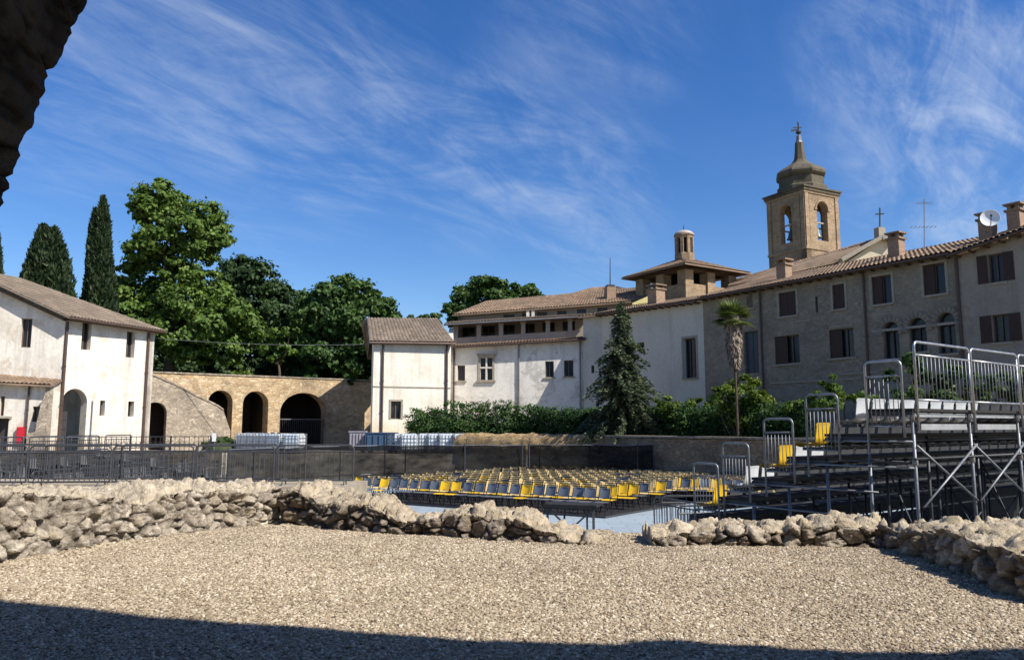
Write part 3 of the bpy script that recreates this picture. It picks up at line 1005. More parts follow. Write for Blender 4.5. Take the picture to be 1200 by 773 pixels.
# ---- left house
def left_house():
    A = Vector((-26.8, 46.0, 0)); B = Vector((-24.2, 52.0, 0))
    t = thing('plaster_house', 'white plaster house with an arched doorway at left edge of the picture', 'house', A)
    side = Pl(A, B)
    ze = side.uv(77, 371)[1]; ze2 = side.uv(181, 386)[1]
    side_out = [(0, ZG - .3), (side.L, ZG - .3), (side.L, ze2), (0, ze)]
    w1 = side.rect(96, 376, 107, 410); w2 = side.rect(148, 388, 158, 419)
    s1 = side.rect(117, 469, 123, 487); s2 = side.rect(150, 470, 157, 488)
    ar = side.rect(69, 455, 101, 521); ar = (ar[0] + .12, ZG - .02, ar[2], ar[3])
    wall('side_wall', side, side_out, [rect_loop(w1), rect_loop(w2), rect_loop(s1), rect_loop(s2), arch_loop(ar)], .55, M['white_plaster'], t)
    for q in (w1, w2): window(t, side, q, sill=False, depth=.35)
    for q in (s1, s2): window(t, side, q, sill=False, depth=.35, mullions=0)
    # arched passage: dark inner wall and a heavy door leaf
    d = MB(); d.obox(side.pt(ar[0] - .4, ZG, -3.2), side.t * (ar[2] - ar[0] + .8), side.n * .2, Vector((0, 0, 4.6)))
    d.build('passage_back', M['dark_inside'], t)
    d = MB(); d.obox(side.pt(ar[0] + .02, ZG, -.62), side.t * ((ar[2] - ar[0]) * .48), side.n * .08, Vector((0, 0, 2.5)))
    for k in range(4):
        d.obox(side.pt(ar[0] + .06, ZG + .2 + k * .6, -.54), side.t * ((ar[2] - ar[0]) * .4), side.n * .03, Vector((0, 0, .12)))
    dd = d.build('door', M['shutter_dark'], t)
    MB().lathe([(.0, 0), (.04, .01), (.04, .05), (0, .06)], side.pt(ar[0] + .42, ZG + 1.1, -.5), 8).build('handle', M['zinc'], dd)
    # gable end facing the viewer
    G0 = A - Vector((10.8, 2.2, 0))
    gab = Pl(G0, A)
    zr = ze + 2.55
    go = [(0, ZG - .3), (gab.L, ZG - .3), (gab.L, ze), (gab.L - 5.5, zr), (0, ze)]
    gw = gab.rect(24, 373, 37, 407)
    wall('gable_wall', gab, go, [rect_loop(gw)], .5, M['white_plaster'], t)
    window(t, gab, gw, sill=False, depth=.3)
    # hipped roof
    ov = .55
    n1 = side.n; g1 = gab.n
    E0 = side.pt(-.0, ze - .1, ov) + g1 * .45; E1 = side.pt(side.L + .5, ze2 - .1, ov)
    R0 = gab.pt(gab.L - 5.5, zr + .12, .45); R1 = R0 + side.t * 3.2 + Vector((0, 0, -.02))
    rf = roof('roof', E0, E1, R1, R0, M['roof_grey'], t)
    bk = gab.pt(0, ze, .45) - gab.t * .5
    B2 = side.pt(side.L + .5, ze2 - .1, -11.5)
    roof('roof', E1, B2, R1, R1 - side.n * .3, M['roof_grey'], t)
    roof('roof', B2, bk, R0, R1, M['roof_grey'], t)
    MB().obox(gab.pt(gab.L, ze - .28, .0), gab.t * -5.5 + Vector((0, 0, zr - ze)), gab.n * .4, Vector((0, 0, .16))).build('verge_board', M['timber'], t)
    MB().obox(side.pt(0, ze - .22, .0), side.t * side.L + Vector((0, 0, ze2 - ze)), side.n * .5, Vector((0, 0, .10))).build('eave_board', M['timber'], t)
    gutter(t, E0 + Vector((0, 0, -.05)), E1 + Vector((0, 0, -.05)))
    drainpipe(t, side, (.06,), ZG, ze - .3, M['copper'], .09)
    drainpipe(t, side, (side.L - .55,), ZG, ze2 - .3, M['copper'], .09)
    # rear walls
    far = Pl(B, B - side.n * 11)
    wall('rear_wall', far, [(0, ZG), (far.L, ZG), (far.L, ze2), (0, ze2)], [], .5, M['white_plaster'], t, -.02)
    # --- annex in front of the gable
    t2 = thing('lean_to_annex', 'low whitewashed lean-to with tiled roof against the gable of the left house', 'annex', gab.pt(gab.L - 2, 0, 2.6))
    an = Pl(gab.pt(gab.L - 9.5, 0, 1.15), gab.pt(gab.L - .12, 0, 1.15))
    e0 = an.uv(0, 443)[1]; e1 = an.uv(60, 452)[1]
    wa = an.rect(38, 476, 48, 494); wb = an.rect(0, 464, 5, 487); dr = an.rect(-6, 490, 9, 530); dr = (dr[0], ZG, dr[2], dr[3])
    wall('front_wall', an, [(0, ZG - .3), (an.L, ZG - .3), (an.L, e1), (0, e0)], [rect_loop(wa), rect_loop(wb), rect_loop(dr)], .35, M['white_plaster'], t2)
    window(t2, an, wa, sill=False); window(t2, an, wb, sill=False)
    MB().obox(an.pt(dr[0], ZG, -.3), an.t * (dr[2] - dr[0]), an.n * .08, Vector((0, 0, dr[3] - ZG))).build('door', M['shutter_dark'], t2)
    MB().obox(an.pt(dr[0] - .1, dr[3], -.05), an.t * (dr[2] - dr[0] + .25), an.n * .5, Vector((0, 0, .12))).build('door_canopy', M['stone_trim'], t2)
    sd = Pl(an.pt(an.L, 0), gab.pt(gab.L - .12, 0, -.0))
    wall('side_wall', sd, [(0, ZG), (sd.L - .05, ZG), (sd.L - .05, e1 + .4), (0, e1)], [], .3, M['white_plaster'], t2)
    r1 = gab.pt(gab.L + .05, e1 + .42, .03); r0 = gab.pt(gab.L - 9.5, e0 + .75, .03)
    roof('roof', an.pt(-.2, e0 + .02, .5), an.pt(an.L + .15, e1 + .02, .5), r1, r0, M['roof_tile'], t2)
    drainpipe(t2, an, 36, ZG, an.uv(36, 452)[1])
    # buttress remains
    bt = Pl(an.pt(an.L - .45, 0, .25), an.pt(an.L + .2, 0, .25))
    u_, z_ = bt.uv(58, 458)
    pts = [(-.42, ZG), (.55, ZG), (.55, z_), (.38, z_ - .1), (.18, z_ - .8), (.05, z_ - 1.7), (.0, ZG + 1.3), (-.42, ZG + 1.2)]
    wall('stone_buttress', bt, pts, [], .7, M['stair_stone'], None, .35)
    bo = bpy.data.objects['stone_buttress']
    tag(bo, 'broken curved stone buttress between the lean-to and the arched doorway', 'buttress')
    rb = an.rect(21, 500, 30, 519)
    r_ = thing('hydrant_cabinet', 'small red cabinet on the lean-to wall', 'cabinet', an.pt(rb[0], rb[1], .1))
    MB().obox(an.pt(rb[0], rb[1], .01), an.t * (rb[2] - rb[0]), an.n * .22, Vector((0, 0, rb[3] - rb[1]))).build('case', M['red_paint'], r_)
    MB().obox(an.pt(rb[0] + .05, rb[1] + .06, .23), an.t * (rb[2] - rb[0] - .1), an.n * .02, Vector((0, 0, rb[3] - rb[1] - .12))).build('door', M['red_paint'], r_)
    return side


LH = left_house()


# ---- arcade wall and stair
def arcade():
    a = Vector((-25.6, 53.7, 0)); b = Vector((-11.4, 64.9, 0))
    pl = Pl(a, b)
    t = thing('arcade_wall', 'golden brick retaining wall pierced by three dark arches under the trees', 'wall', pl.pt(pl.L / 2, ZG))
    z0 = pl.uv(190, 438)[1]; z1 = pl.uv(430, 447)[1]
    holes = []
    rects = []
    for x0, y0, x1, in ((243, 457, 272), (284, 458, 314), (328, 460, 383)):
        r = pl.rect(x0, y0, x1, 515); r = (r[0], ZG - .02, r[2], pl.uv((x0 + x1) / 2, y0)[1]); rects.append(r)
        holes.append(arch_loop(r, 18, (r[2] - r[0]) / 2 if x1 < 320 else (r[2] - r[0]) * .40))
    top = [(0, z0)]
    out = [(0, ZG - .3), (pl.L, ZG - .3)] + [(pl.L * (1 - i / 30), z1 + (z0 - z1) * i / 30 + .07 * noise.noise(Vector((i * .9, 0, 0)))) for i in range(31)]
    wall('wall', pl, out, holes, 1.1, M['arcade_stone'], t)
    cp = MB()
    for i in range(14):
        u0, u1 = pl.L * i / 14, pl.L * (i + 1) / 14
        za, zb = z0 + (z1 - z0) * i / 14, z0 + (z1 - z0) * (i + 1) / 14
        cp.obox(pl.pt(u0, za + .06, .06), pl.t * (u1 - u0 - .02) + Vector((0, 0, zb - za)), pl.n * -1.2, Vector((0, 0, .10)))
    cp.build('coping', M['stair_stone'], t)
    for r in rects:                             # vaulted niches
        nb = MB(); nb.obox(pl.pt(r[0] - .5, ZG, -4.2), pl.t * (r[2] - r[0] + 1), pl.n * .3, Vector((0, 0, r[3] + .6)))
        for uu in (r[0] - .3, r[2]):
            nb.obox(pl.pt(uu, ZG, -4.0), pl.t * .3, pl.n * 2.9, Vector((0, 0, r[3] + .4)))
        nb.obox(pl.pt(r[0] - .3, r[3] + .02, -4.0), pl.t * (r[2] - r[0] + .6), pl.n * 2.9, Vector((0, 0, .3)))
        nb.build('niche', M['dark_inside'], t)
    # iron gate in the big arch
    r = rects[2]
    g = thing('iron_gate', 'dark barred gate closing the widest arch', 'gate', pl.pt((r[0] + r[2]) / 2, ZG, -.4))
    zt = pl.uv(355, 491)[1]
    for z in (ZG + .1, zt):
        MB().bar(pl.pt(r[0] + .05, z, -.45), pl.pt(r[2] - .05, z, -.45), .07).build('rail', M['zinc'], g)
    f = MB()
    k = int((r[2] - r[0]) / .16)
    for i in range(k):
        u = r[0] + .1 + (r[2] - r[0] - .2) * i / (k - 1)
        f.bar(pl.pt(u, ZG + .05, -.45), pl.pt(u, zt, -.45), .03)
    f.build('bars', M['iron'], g)
    # stair parapet in front
    sp = Pl(pl.pt(-.3, 0, 1.9), pl.pt(pl.L, 0, 1.9))
    t2 = thing('stair_wall', 'sloping stone parapet of a stair descending right past a small dark arch', 'wall', sp.pt(2, ZG))
    ol = [(sp.uv(x, y)) for x, y in ((262, 481), (255, 476), (230, 464), (205, 451), (172, 437))]
    end = sp.uv(270, 505)
    ar = sp.rect(168, 470, 195, 515); ar = (ar[0], ZG - .02, ar[2], sp.uv(182, 471)[1])
    wall('wall', sp, [(-1, ZG - .3), (end[0], ZG - .3), (end[0], end[1])] + ol + [(-1, ol[-1][1])], [arch_loop(ar)], .6, M['stair_stone'], t2)
    cp = MB()
    for i in range(len(ol) - 1):
        (ua, za), (ub, zb) = ol[i + 1], ol[i]
        cp.obox(sp.pt(ua, za + .01, .05), sp.t * (ub - ua) + Vector((0, 0, zb - za)), sp.n * -.7, Vector((0, 0, .12)))
    cp.build('coping', M['stair_stone'], t2)
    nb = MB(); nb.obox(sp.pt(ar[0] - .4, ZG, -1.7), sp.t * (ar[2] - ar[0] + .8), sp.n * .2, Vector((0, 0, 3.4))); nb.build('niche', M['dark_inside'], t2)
    st = MB()
    nst = 18; arz = ar[3] + .15; aru = ar[2] + .25
    (ua, za), (ub, zb) = ol[-1], ol[0]
    for i in range(nst):
        u0 = ua + (ub - ua) * i / nst; z = za - .9 + (zb - za) * (i + .5) / nst
        zlo = arz if u0 < aru else ZG
        if z - zlo < .1: zlo = z - .15
        st.obox(sp.pt(u0, zlo, -.61), sp.t * ((ub - ua) / nst), sp.n * -1.2, Vector((0, 0, z - zlo)))
    st.build('steps', M['stair_stone'], t2)
    # grassy earth heap at the foot of the stair
    return pl


ARC = arcade()


# ---- cream block
def cream_block():
    A = Vector((-9.25, 51.5, 0)); B = Vector((-4.25, 53.6, 0))
    pl = Pl(A, B)
    t = thing('cream_block', 'bright cream plaster block with a hipped tile roof beside the arcade', 'house', pl.pt(2.5, ZG))
    ze = pl.uv(441, 401)[1]; ze2 = pl.uv(530, 402)[1]
    wd = pl.rect(458, 470, 470, 491)
    wall('front_wall', pl, [(0, ZG - .3), (pl.L, ZG - .3), (pl.L, ze2), (0, ze)], [rect_loop(wd)], .5, M['cream_plaster'], t)
    window(t, pl, wd, sill=False, surround=True)
    MB().obox(pl.pt(.01, pl.uv(480, 454)[1], -.01), pl.t * (pl.L - .02), pl.n * .05, Vector((0, 0, .07))).build('string_course', M['stone_trim'], t)
    C = Vector((-11.5, 63.5, 0))
    sd = Pl(C, A)
    wall('side_wall', sd, [(0, ZG), (sd.L - .55, ZG), (sd.L - .55, ze), (0, ze)], [], .5, M['facade_plaster'], t, -.02)
    rt = Pl(B, B + Vector((-.8, 7, 0)))
    wall('side_wall', rt, [(0, ZG), (rt.L, ZG), (rt.L, ze), (0, ze)], [], .5, M['facade_plaster'], t, -.02)
    zr = pl.uv(480, 374)[1]
    e0 = pl.pt(-.4, ze, .45); e1 = pl.pt(pl.L + .15, ze2, .45)
    back = 3.6
    y0 = pl.off(back)
    r0 = y0.pt(.25, y0.uv(434, 373)[1]); r1 = y0.pt(pl.L + .1, y0.uv(527, 374)[1])
    E0K = e0
    b0 = sd.pt(0, ze, .4); b1 = pl.pt(pl.L, ze, -12)
    e0 = sd.pt(sd.L, ze, .4) + pl.n * .45
    roof('roof', e0, e1, r1, r0, M['roof_grey'], t, .25, .4)
    roof('roof', b0, e0, r0, r0 - pl.n * 2, M['roof_grey'], t)
    roof('roof', b1, b0, r0 - pl.n * .02, r1, M['roof_grey'], t)
    MB().obox(pl.pt(-.2, ze - .14, 0), pl.t * (pl.L + .2) + Vector((0, 0, ze2 - ze)), pl.n * .4, Vector((0, 0, .12))).build('eave_board', M['timber'], t)
    gutter(t, e0 + Vector((0, 0, -.08)), e1 + Vector((0, 0, -.08)))
    drainpipe(t, pl, 448, ZG, ze - .15, M['copper'], .08); drainpipe(t, pl, 523, ZG, ze2 - .15, M['copper'], .08)
    return pl


CB = cream_block()


# ---- long white building with loggia
def loggia_building():
    A = Vector((ray(522, 440)[0] * 56.7, 56.7, 0)); B = Vector((ray(686, 440)[0] * 55.9, 55.9, 0))
    pl = Pl(A, B)
    t = thing('loggia_house', 'long white building with a dark open loggia under stepped tile roofs', 'house', pl.pt(pl.L / 2, ZG))
    zl = pl.uv(531, 407)[1]; zr = pl.uv(686, 397)[1]
    ws = [(536, 428, 545, 446), (563, 419, 577, 445), (639, 423, 649, 442), (661, 422, 672, 441)]
    rs = [pl.rect(*q) for q in ws]
    wall('front_wall', pl, [(0, ZG - .3), (pl.L, ZG - .3), (pl.L, zr), (0, zl)], [rect_loop(r) for r in rs], .5, M['facade_plaster'], t)
    window(t, pl, rs[0], sill=True, mullions=0); window(t, pl, rs[2], sill=True, mullions=1); window(t, pl, rs[3], sill=True, mullions=1)
    # renaissance cross window
    u0, z0, u1, z1 = rs[1]
    wn = window(t, pl, rs[1], sill=False, mullions=0, depth=.3)
    c = MB()
    uc = (u0 + u1) / 2; zc = z0 + (z1 - z0) * .55
    c.obox(pl.pt(uc - .06, z0, -.12), pl.t * .12, pl.n * .15, Vector((0, 0, z1 - z0)))
    c.obox(pl.pt(u0, zc - .06, -.115), pl.t * (uc - .062 - u0), pl.n * .14, Vector((0, 0, .12)))
    c.obox(pl.pt(uc + .062, zc - .06, -.115), pl.t * (u1 - uc - .062), pl.n * .14, Vector((0, 0, .12)))
    c.build('stone_cross', M['white_plaster'], wn)
    c = MB()
    c.obox(pl.pt(u0 - .2, z1 + .002, -.02), pl.t * (u1 - u0 + .4), pl.n * .1, Vector((0, 0, .18)))
    c.obox(pl.pt(u0 - .28, z1 + .185, -.02), pl.t * (u1 - u0 + .56), pl.n * .2, Vector((0, 0, .10)))
    c.obox(pl.pt(u0 - .25, z0 - .16, -.02), pl.t * (u1 - u0 + .5), pl.n * .17, Vector((0, 0, .155)))
    c.obox(pl.pt(u0 - .16, z0, -.02), pl.t * .155, pl.n * .07, Vector((0, 0, z1 - z0)))
    c.obox(pl.pt(u1 + .005, z0, -.02), pl.t * .155, pl.n * .07, Vector((0, 0, z1 - z0)))
    c.build('surround', M['stone_trim'], wn)
    drainpipe(t, pl, 608, ZG, (zl + zr) / 2 - .1, M['zinc'], .06); drainpipe(t, pl, 532, ZG, zl - .1, M['copper'], .07)
    drainpipe(t, pl, 680, ZG, zr - .1, M['zinc'], .06)
    # lower tile skirt below the loggia
    b = pl.off(1.5)
    roof('lower_roof', pl.pt(-.1, zl - .02, .5), pl.pt(pl.L + .1, zr - .02, .5), b.pt(pl.L + .1, zr + .34), b.pt(-.1, zl + .34), M['roof_tile'], t)
    gutter(t, pl.pt(-.1, zl - .08, .52), pl.pt(pl.L, zr - .08, .52))
    # loggia
    l1 = pl.off(1.45)
    zt0 = l1.uv(531, 381)[1]; zt1 = l1.uv(690, 371)[1]
    pst = MB()
    posts = [534, 561, 587, 613, 642, 668, 690]
    for i, x in enumerate(posts):
        u = l1.uv(x, 390)[0]
        zb = zl + (zr - zl) * min(1, max(0, u / l1.L)); ztop = zt0 + (zt1 - zt0) * min(1.03, max(0, u / l1.L))
        p_ = MB(); p_.obox(l1.pt(u - .16, zb, 0), l1.t * .32, l1.n * -.32, Vector((0, 0, ztop - zb + .02)))
        p_.obox(l1.pt(u - .21, ztop - .2, .03), l1.t * .42, l1.n * -.38, Vector((0, 0, .12)))
        p_.build('post', M['loggia_plaster'], t)
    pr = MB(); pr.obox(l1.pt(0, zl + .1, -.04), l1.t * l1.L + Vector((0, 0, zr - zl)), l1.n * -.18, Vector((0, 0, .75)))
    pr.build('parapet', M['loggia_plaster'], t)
    bw = pl.off(4.2)
    hs = []
    for i in range(6):
        u = bw.L * (.06 + .155 * i)
        zb = zl + (zr - zl) * u / bw.L
        hs.append((u, zb + .35, u + 1.0, zb + 2.0))
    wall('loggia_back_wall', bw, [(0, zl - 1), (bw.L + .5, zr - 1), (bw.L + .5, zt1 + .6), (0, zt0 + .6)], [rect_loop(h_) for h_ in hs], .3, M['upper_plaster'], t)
    for h_ in hs: window(t, bw, h_, sill=False, depth=.15)
    fl = MB(); fl.obox(l1.pt(0, zl - .4, 0), l1.t * l1.L + Vector((0, 0, zr - zl)), l1.n * -2.8, Vector((0, 0, .15))); fl.build('loggia_floor', M['loggia_plaster'], t)
    le = pl.off(.85)
    roof('loggia_roof', le.pt(-.3, zt0 + .02), le.pt(le.L + .6, zt1 + .02), bw.pt(bw.L + .6, zt1 + .62, .1), bw.pt(-.3, zt0 + .62, .1), M['roof_grey'], t)
    MB().obox(l1.pt(-.1, zt0 - .16, .02), l1.t * (l1.L + .3) + Vector((0, 0, zt1 - zt0)), l1.n * -.28, Vector((0, 0, .16))).build('beam', M['timber'], t)
    gutter(t, le.pt(-.3, zt0 - .04), le.pt(le.L + .6, zt1 - .04), M['zinc'])
    # left return wall of the loggia
    lw = Pl(bw.pt(0, 0), pl.pt(0, 0, 0))
    wall('side_wall', lw, [(0, ZG), (lw.L, ZG), (lw.L, zl), (lw.L - 1.45, zt0 - .2), (0, zt0)], [], .35, M['facade_plaster'], t, -.03)
    # upper storey
    t2 = thing('upper_house', 'brown upper storey with a long shallow tile roof above the loggia', 'house', bw.pt(6, zl))
    up = Pl(bw.pt(.5, 0, -1.2), bw.pt(bw.L + 9, 0, -1.2))
    e0 = up.uv(537, 370)[1]; e1 = up.uv(760, 352.5)[1]
    ul = up.uv(537, 370)[0]; ur = up.uv(764, 360)[0]
    uw = [up.rect(*q) for q in ((590, 368.5, 603, 376), (612, 367, 620, 375), (629, 365.5, 641, 374), (676, 362, 687, 371), (653, 364, 664, 372.5), (700, 360, 712, 370))]
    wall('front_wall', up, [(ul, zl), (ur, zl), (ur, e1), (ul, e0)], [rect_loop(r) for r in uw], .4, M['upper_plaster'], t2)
    for r in uw: window(t2, up, r, sill=False, depth=.2)
    br = up.off(5.5)
    roof('roof', up.pt(ul - .4, e0, .6), up.pt(ur + .2, e1, .6), br.pt(br.uv(757, 336)[0], br.uv(757, 336)[1]), br.pt(br.uv(570, 352)[0], br.uv(570, 353)[1]), M['roof_tile'], t2)
    lw = Pl(up.pt(ul, 0, -6), up.pt(ul, 0, 0))
    wall('side_wall', lw, [(0, zl), (lw.L, zl), (lw.L, e0), (0, e0 + .3)], [], .3, M['upper_plaster'], t2, -.02)
    p_ = MB()
    for x in (619, 625):
        u = up.uv(x, 366)[0]
        p_.obox(up.pt(u - .12, e0 - 1.3, .3), up.t * .24, up.n * .24, Vector((0, 0, 1.6)))
    p_.build('post', M['white_plaster'], t2)
    # second higher tile roof behind, to the right
    hb = up.off(6.5)
    t3 = thing('rear_house', 'low gabled tile roof rising behind the loggia house near the thin mast', 'house', hb.pt(9, zl))
    pA = hb.uv(650, 352); pB = hb.uv(775, 349); rA = hb.off(4)
    wall('front_wall', hb, [(pA[0], zl), (pB[0], zl), (pB[0], pB[1]), (pA[0], pA[1])], [], .3, M['upper_plaster'], t3)
    roof('roof', hb.pt(pA[0] - .3, pA[1], .5), hb.pt(pB[0], pB[1], .5), rA.pt(*rA.uv(722, 336)), rA.pt(*rA.uv(695, 337)), M['roof_tile'], t3)
    # mast with its base
    q = P(715, 350, 62.5)
    mt_ = thing('radio_mast', 'thin vertical mast on a small brick base above the loggia roofs', 'mast', q)
    MB().tube([q, P(715, 302, 62.5)], [.06, .025], 6).build('mast', M['iron'], mt_)
    MB().box(P(715, 346, 62.5), (.75, .75, 1.3), .2).build('base', M['chimney_brick'], mt_)
    MB().box(P(715, 336.5, 62.5), (.6, .6, .35), .2).build('head', M['iron'], mt_)
    # yellow gable peeping out
    yp = [P(741, 357, 58.5), P(771, 353, 58.5), P(767, 343.5, 58.5), P(741, 355, 58.5)]
    MB().prism(yp, (0.2, .35, 0)).build('yellow_gable', M['yellow_plaster'])
    tag(bpy.data.objects['yellow_gable'], 'small bright yellow gable wall between the roofs below the brick lantern', 'gable')
    return pl


LB = loggia_building()

# ---- the long right hand row: one straight street line
WP0 = Vector((ray(706, 430)[0] * 55.3, 55.3, 0)); WP1 = Vector((20.7, 34.6, 0))
ROW = Pl(WP0, WP1)
ROW = Pl(WP0, WP0 + ROW.t * (ROW.L + 7))


def eave_strip(t, pl, u0, u1, z0, z1, ridge_u0, ridge_u1, depth, rise, mat, ov=.55):
    """roof over pl from u0..u1 with rafters' ends under the eave"""
    bk = pl.off(depth)
    roof('roof', pl.pt(u0, z0, ov), pl.pt(u1, z1, ov), bk.pt(ridge_u1, z1 + rise), bk.pt(ridge_u0, z0 + rise), mat, t)
    fr = MB()
    n = int((u1 - u0) / .6)
    for i in range(n):
        u = u0 + (u1 - u0) * (i + .5) / n; z = z0 + (z1 - z0) * (i + .5) / n
        fr.obox(pl.pt(u - .05, z - .19, 0), pl.t * .10, pl.n * (ov - .06), Vector((0, 0, .09)))
    fr.build('rafter_ends', M['timber'], t)
    gutter(t, pl.pt(u0, z0 - .07, ov + .03), pl.pt(u1, z1 - .07, ov + .03), M['copper'], .07)


def white_row_house():
    pl = ROW
    u1 = pl.uv(825, 400)[0]
    t = thing('white_row_house', 'white house in shade behind the fir tree with one tall barred window', 'house', pl.pt(3, ZG))
    z0 = pl.uv(706, 368)[1]; z1 = pl.uv(825, 352)[1]
    tw = pl.rect(801, 396, 816, 443); sw = pl.rect(748, 401, 755, 412); aw = pl.rect(779, 464, 787, 473)
    wall('front_wall', pl, [(0, ZG - .3), (u1, ZG - .3), (u1, z1), (0, z0)], [rect_loop(tw), rect_loop(sw), arch_loop(aw)], .5, M['pale_plaster'], t)
    window(t, pl, tw, sill=True, surround=True, mullions=2, depth=.3); window(t, pl, sw, sill=False, mullions=0); window(t, pl, aw, sill=False, arch=True, mullions=0)
    # the corner facet turned towards the viewer
    G0 = Vector((ray(684, 430)[0] * 55.62, 55.62, 0))
    fp = Pl(G0, WP0)
    sm = fp.rect(683.5, 428, 687, 437)
    fa = fp.rect(693, 428, 696.5, 437)
    wall('corner_wall', fp, [(0, ZG - .3), (fp.L, ZG - .3), (fp.L, z0), (0, z0 - .25)], [rect_loop(fa)], .4, M['pale_plaster'], t, .01)
    window(t, fp, fa, sill=False, mullions=0)
    eave_strip(t, pl, -.3, u1, z0, z1, .2, u1, 5.2, 1.3, M['roof_tile'])
    bk = pl.off(5.2)
    roof('roof', fp.pt(-.3, z0 - .22, .5), fp.pt(fp.L + .3, z0 - .0, .5), bk.pt(.3, z0 + 1.3), bk.pt(-.4, z0 + 1.15), M['roof_tile'], t)
    return u1


U_W = white_row_house()


def stone_row_house():
    pl = ROW
    u0 = U_W; u1 = pl.uv(1127, 400)[0]
    t = thing('stone_row_house', 'long grey rubble stone house with brown shutters and three arched windows', 'house', pl.pt((u0 + u1) / 2, ZG))
    z0 = pl.uv(825, 350)[1]; z1 = pl.uv(1125, 296)[1]
    rr = {k: pl.rect(*v) for k, v in dict(
        a=(875, 338, 882, 361), b=(913, 342, 933, 370), slit=(955.5, 347, 958.5, 366), c=(976, 333, 990, 362),
        d=(908, 393, 937, 426), e=(972, 385, 1001, 419), f=(1022, 323, 1045, 356), g=(1082, 309, 1108, 345)).items()}
    door = pl.rect(872, 388, 889, 437)
    arches = [pl.rect(*q) for q in ((1035, 377, 1054, 420), (1065, 372, 1086, 412), (1099, 366, 1120, 414))]
    wall('front_wall', pl, [(u0, ZG - .3), (u1, ZG - .3), (u1, z1), (u0, z0)], [rect_loop(r) for r in rr.values()] + [rect_loop(door)] + [arch_loop(a) for a in arches], .5, M['house_stone'], t, .004)
    B = M['shutter_brown']
    window(t, pl, rr['a'], [(-1, 'closed', M['shutter_brown']), (1, 'closed', M['shutter_brown'])], sill=True)
    window(t, pl, rr['b'], [(-1, 'closed', B), (1, 'closed', B)], surround=True)
    window(t, pl, rr['slit'], sill=False, mullions=0)
    window(t, pl, rr['c'], [(-1, 'closed', B), (1, 'closed', B)], surround=True)
    window(t, pl, rr['d'], [(-1, 'closed', B)], surround=False, mullions=2)
    window(t, pl, rr['e'], [(-1, 'closed', B)], surround=False, mullions=2)
    window(t, pl, rr['f'], [(-1, 'closed', B)], surround=True)
    window(t, pl, rr['g'], [(-1, 'closed', B)], surround=True)
    for a in arches:
        wn = window(t, pl, a, arch=True, sill=True, depth=.3, mullions=1, mat_frame=M['shutter_dark'])
        s_ = MB(); u_0, z_0, u_1, z_1 = a; c, h = (u_0 + u_1) / 2, (u_1 - u_0) / 2
        for i in range(9):
            a0, a1 = PI * i / 9 + .02, PI * (i + 1) / 9 - .02
            lp = []
            for q in (a0, (a0 + a1) / 2, a1): lp.append((c + (h + .03) * math.cos(q), z_1 - h + (h + .03) * math.sin(q)))
            for q in (a1, (a0 + a1) / 2, a0): lp.append((c + (h + .3) * math.cos(q), z_1 - h + (h + .3) * math.sin(q)))
            s_.prism([pl.pt(u, z, .02) for u, z in lp], pl.n * .04)
        for uu in (u_0 - .3, u_1 + .02):
            s_.obox(pl.pt(uu, z_1 - h - .22, .01), pl.t * .28, pl.n * .09, Vector((0, 0, .18)))
        s_.build('arch_ring', M['ring_stone'], wn)
    dd = MB(); dd.obox(pl.pt(door[0], door[1], -.25), pl.t * (door[2] - door[0]), pl.n * .06, Vector((0, 0, door[3] - door[1])))
    dd.obox(pl.pt((door[0] + door[2]) / 2 - .02, door[1], -.19), pl.t * .04, pl.n * .03, Vector((0, 0, door[3] - door[1])))
    dd.build('tall_door', plain('door_slate', (.05, .06, .075), .5, 0, .25), t)
    # ledges and string courses
    zA = pl.uv(1022, 391)[1]
    ua, ub = pl.uv(1022, 400)[0], pl.uv(1125, 400)[0]
    MB().obox(pl.pt(ua, zA + .05, .004), pl.t * (ub - ua), pl.n * .05, Vector((0, 0, .12))).build('stone_ledge', M['stone_trim'], t)
    for q in ((933, 377, 950), (972, 383, 1000), (985, 438, 1030), (905, 447, 1010)):
        a_, z_ = pl.uv(q[0], q[1] + 0)[0], pl.uv((q[0] + q[2]) / 2, q[1])[1]
        MB().obox(pl.pt(a_, z_, .004), pl.t * (pl.uv(q[2], q[1])[0] - a_), pl.n * .06, Vector((0, 0, .09))).build('stone_ledge', M['stone_trim'], t)
    eave_strip(t, pl, u0 + .02, u1, z0, z1, u0 + .02, u1, 5.0, 1.65, M['roof_tile'])
    for x in (895, 1019): drainpipe(t, pl, x, ZG, pl.uv(x, 440)[0] / u1 * 0 + z0 - .2, M['copper'], .06)
    bkp = pl.off(5.0)
    # slope behind the ridge
    roof('roof', bkp.pt(u1, z1 + 1.66), bkp.pt(u0, z0 + 1.66), bkp.pt(u0, z0 + .4, -5), bkp.pt(u1, z1 + .4, -5), M['roof_tile'], t)
    return u1, z1


U_S, Z_S = stone_row_house()


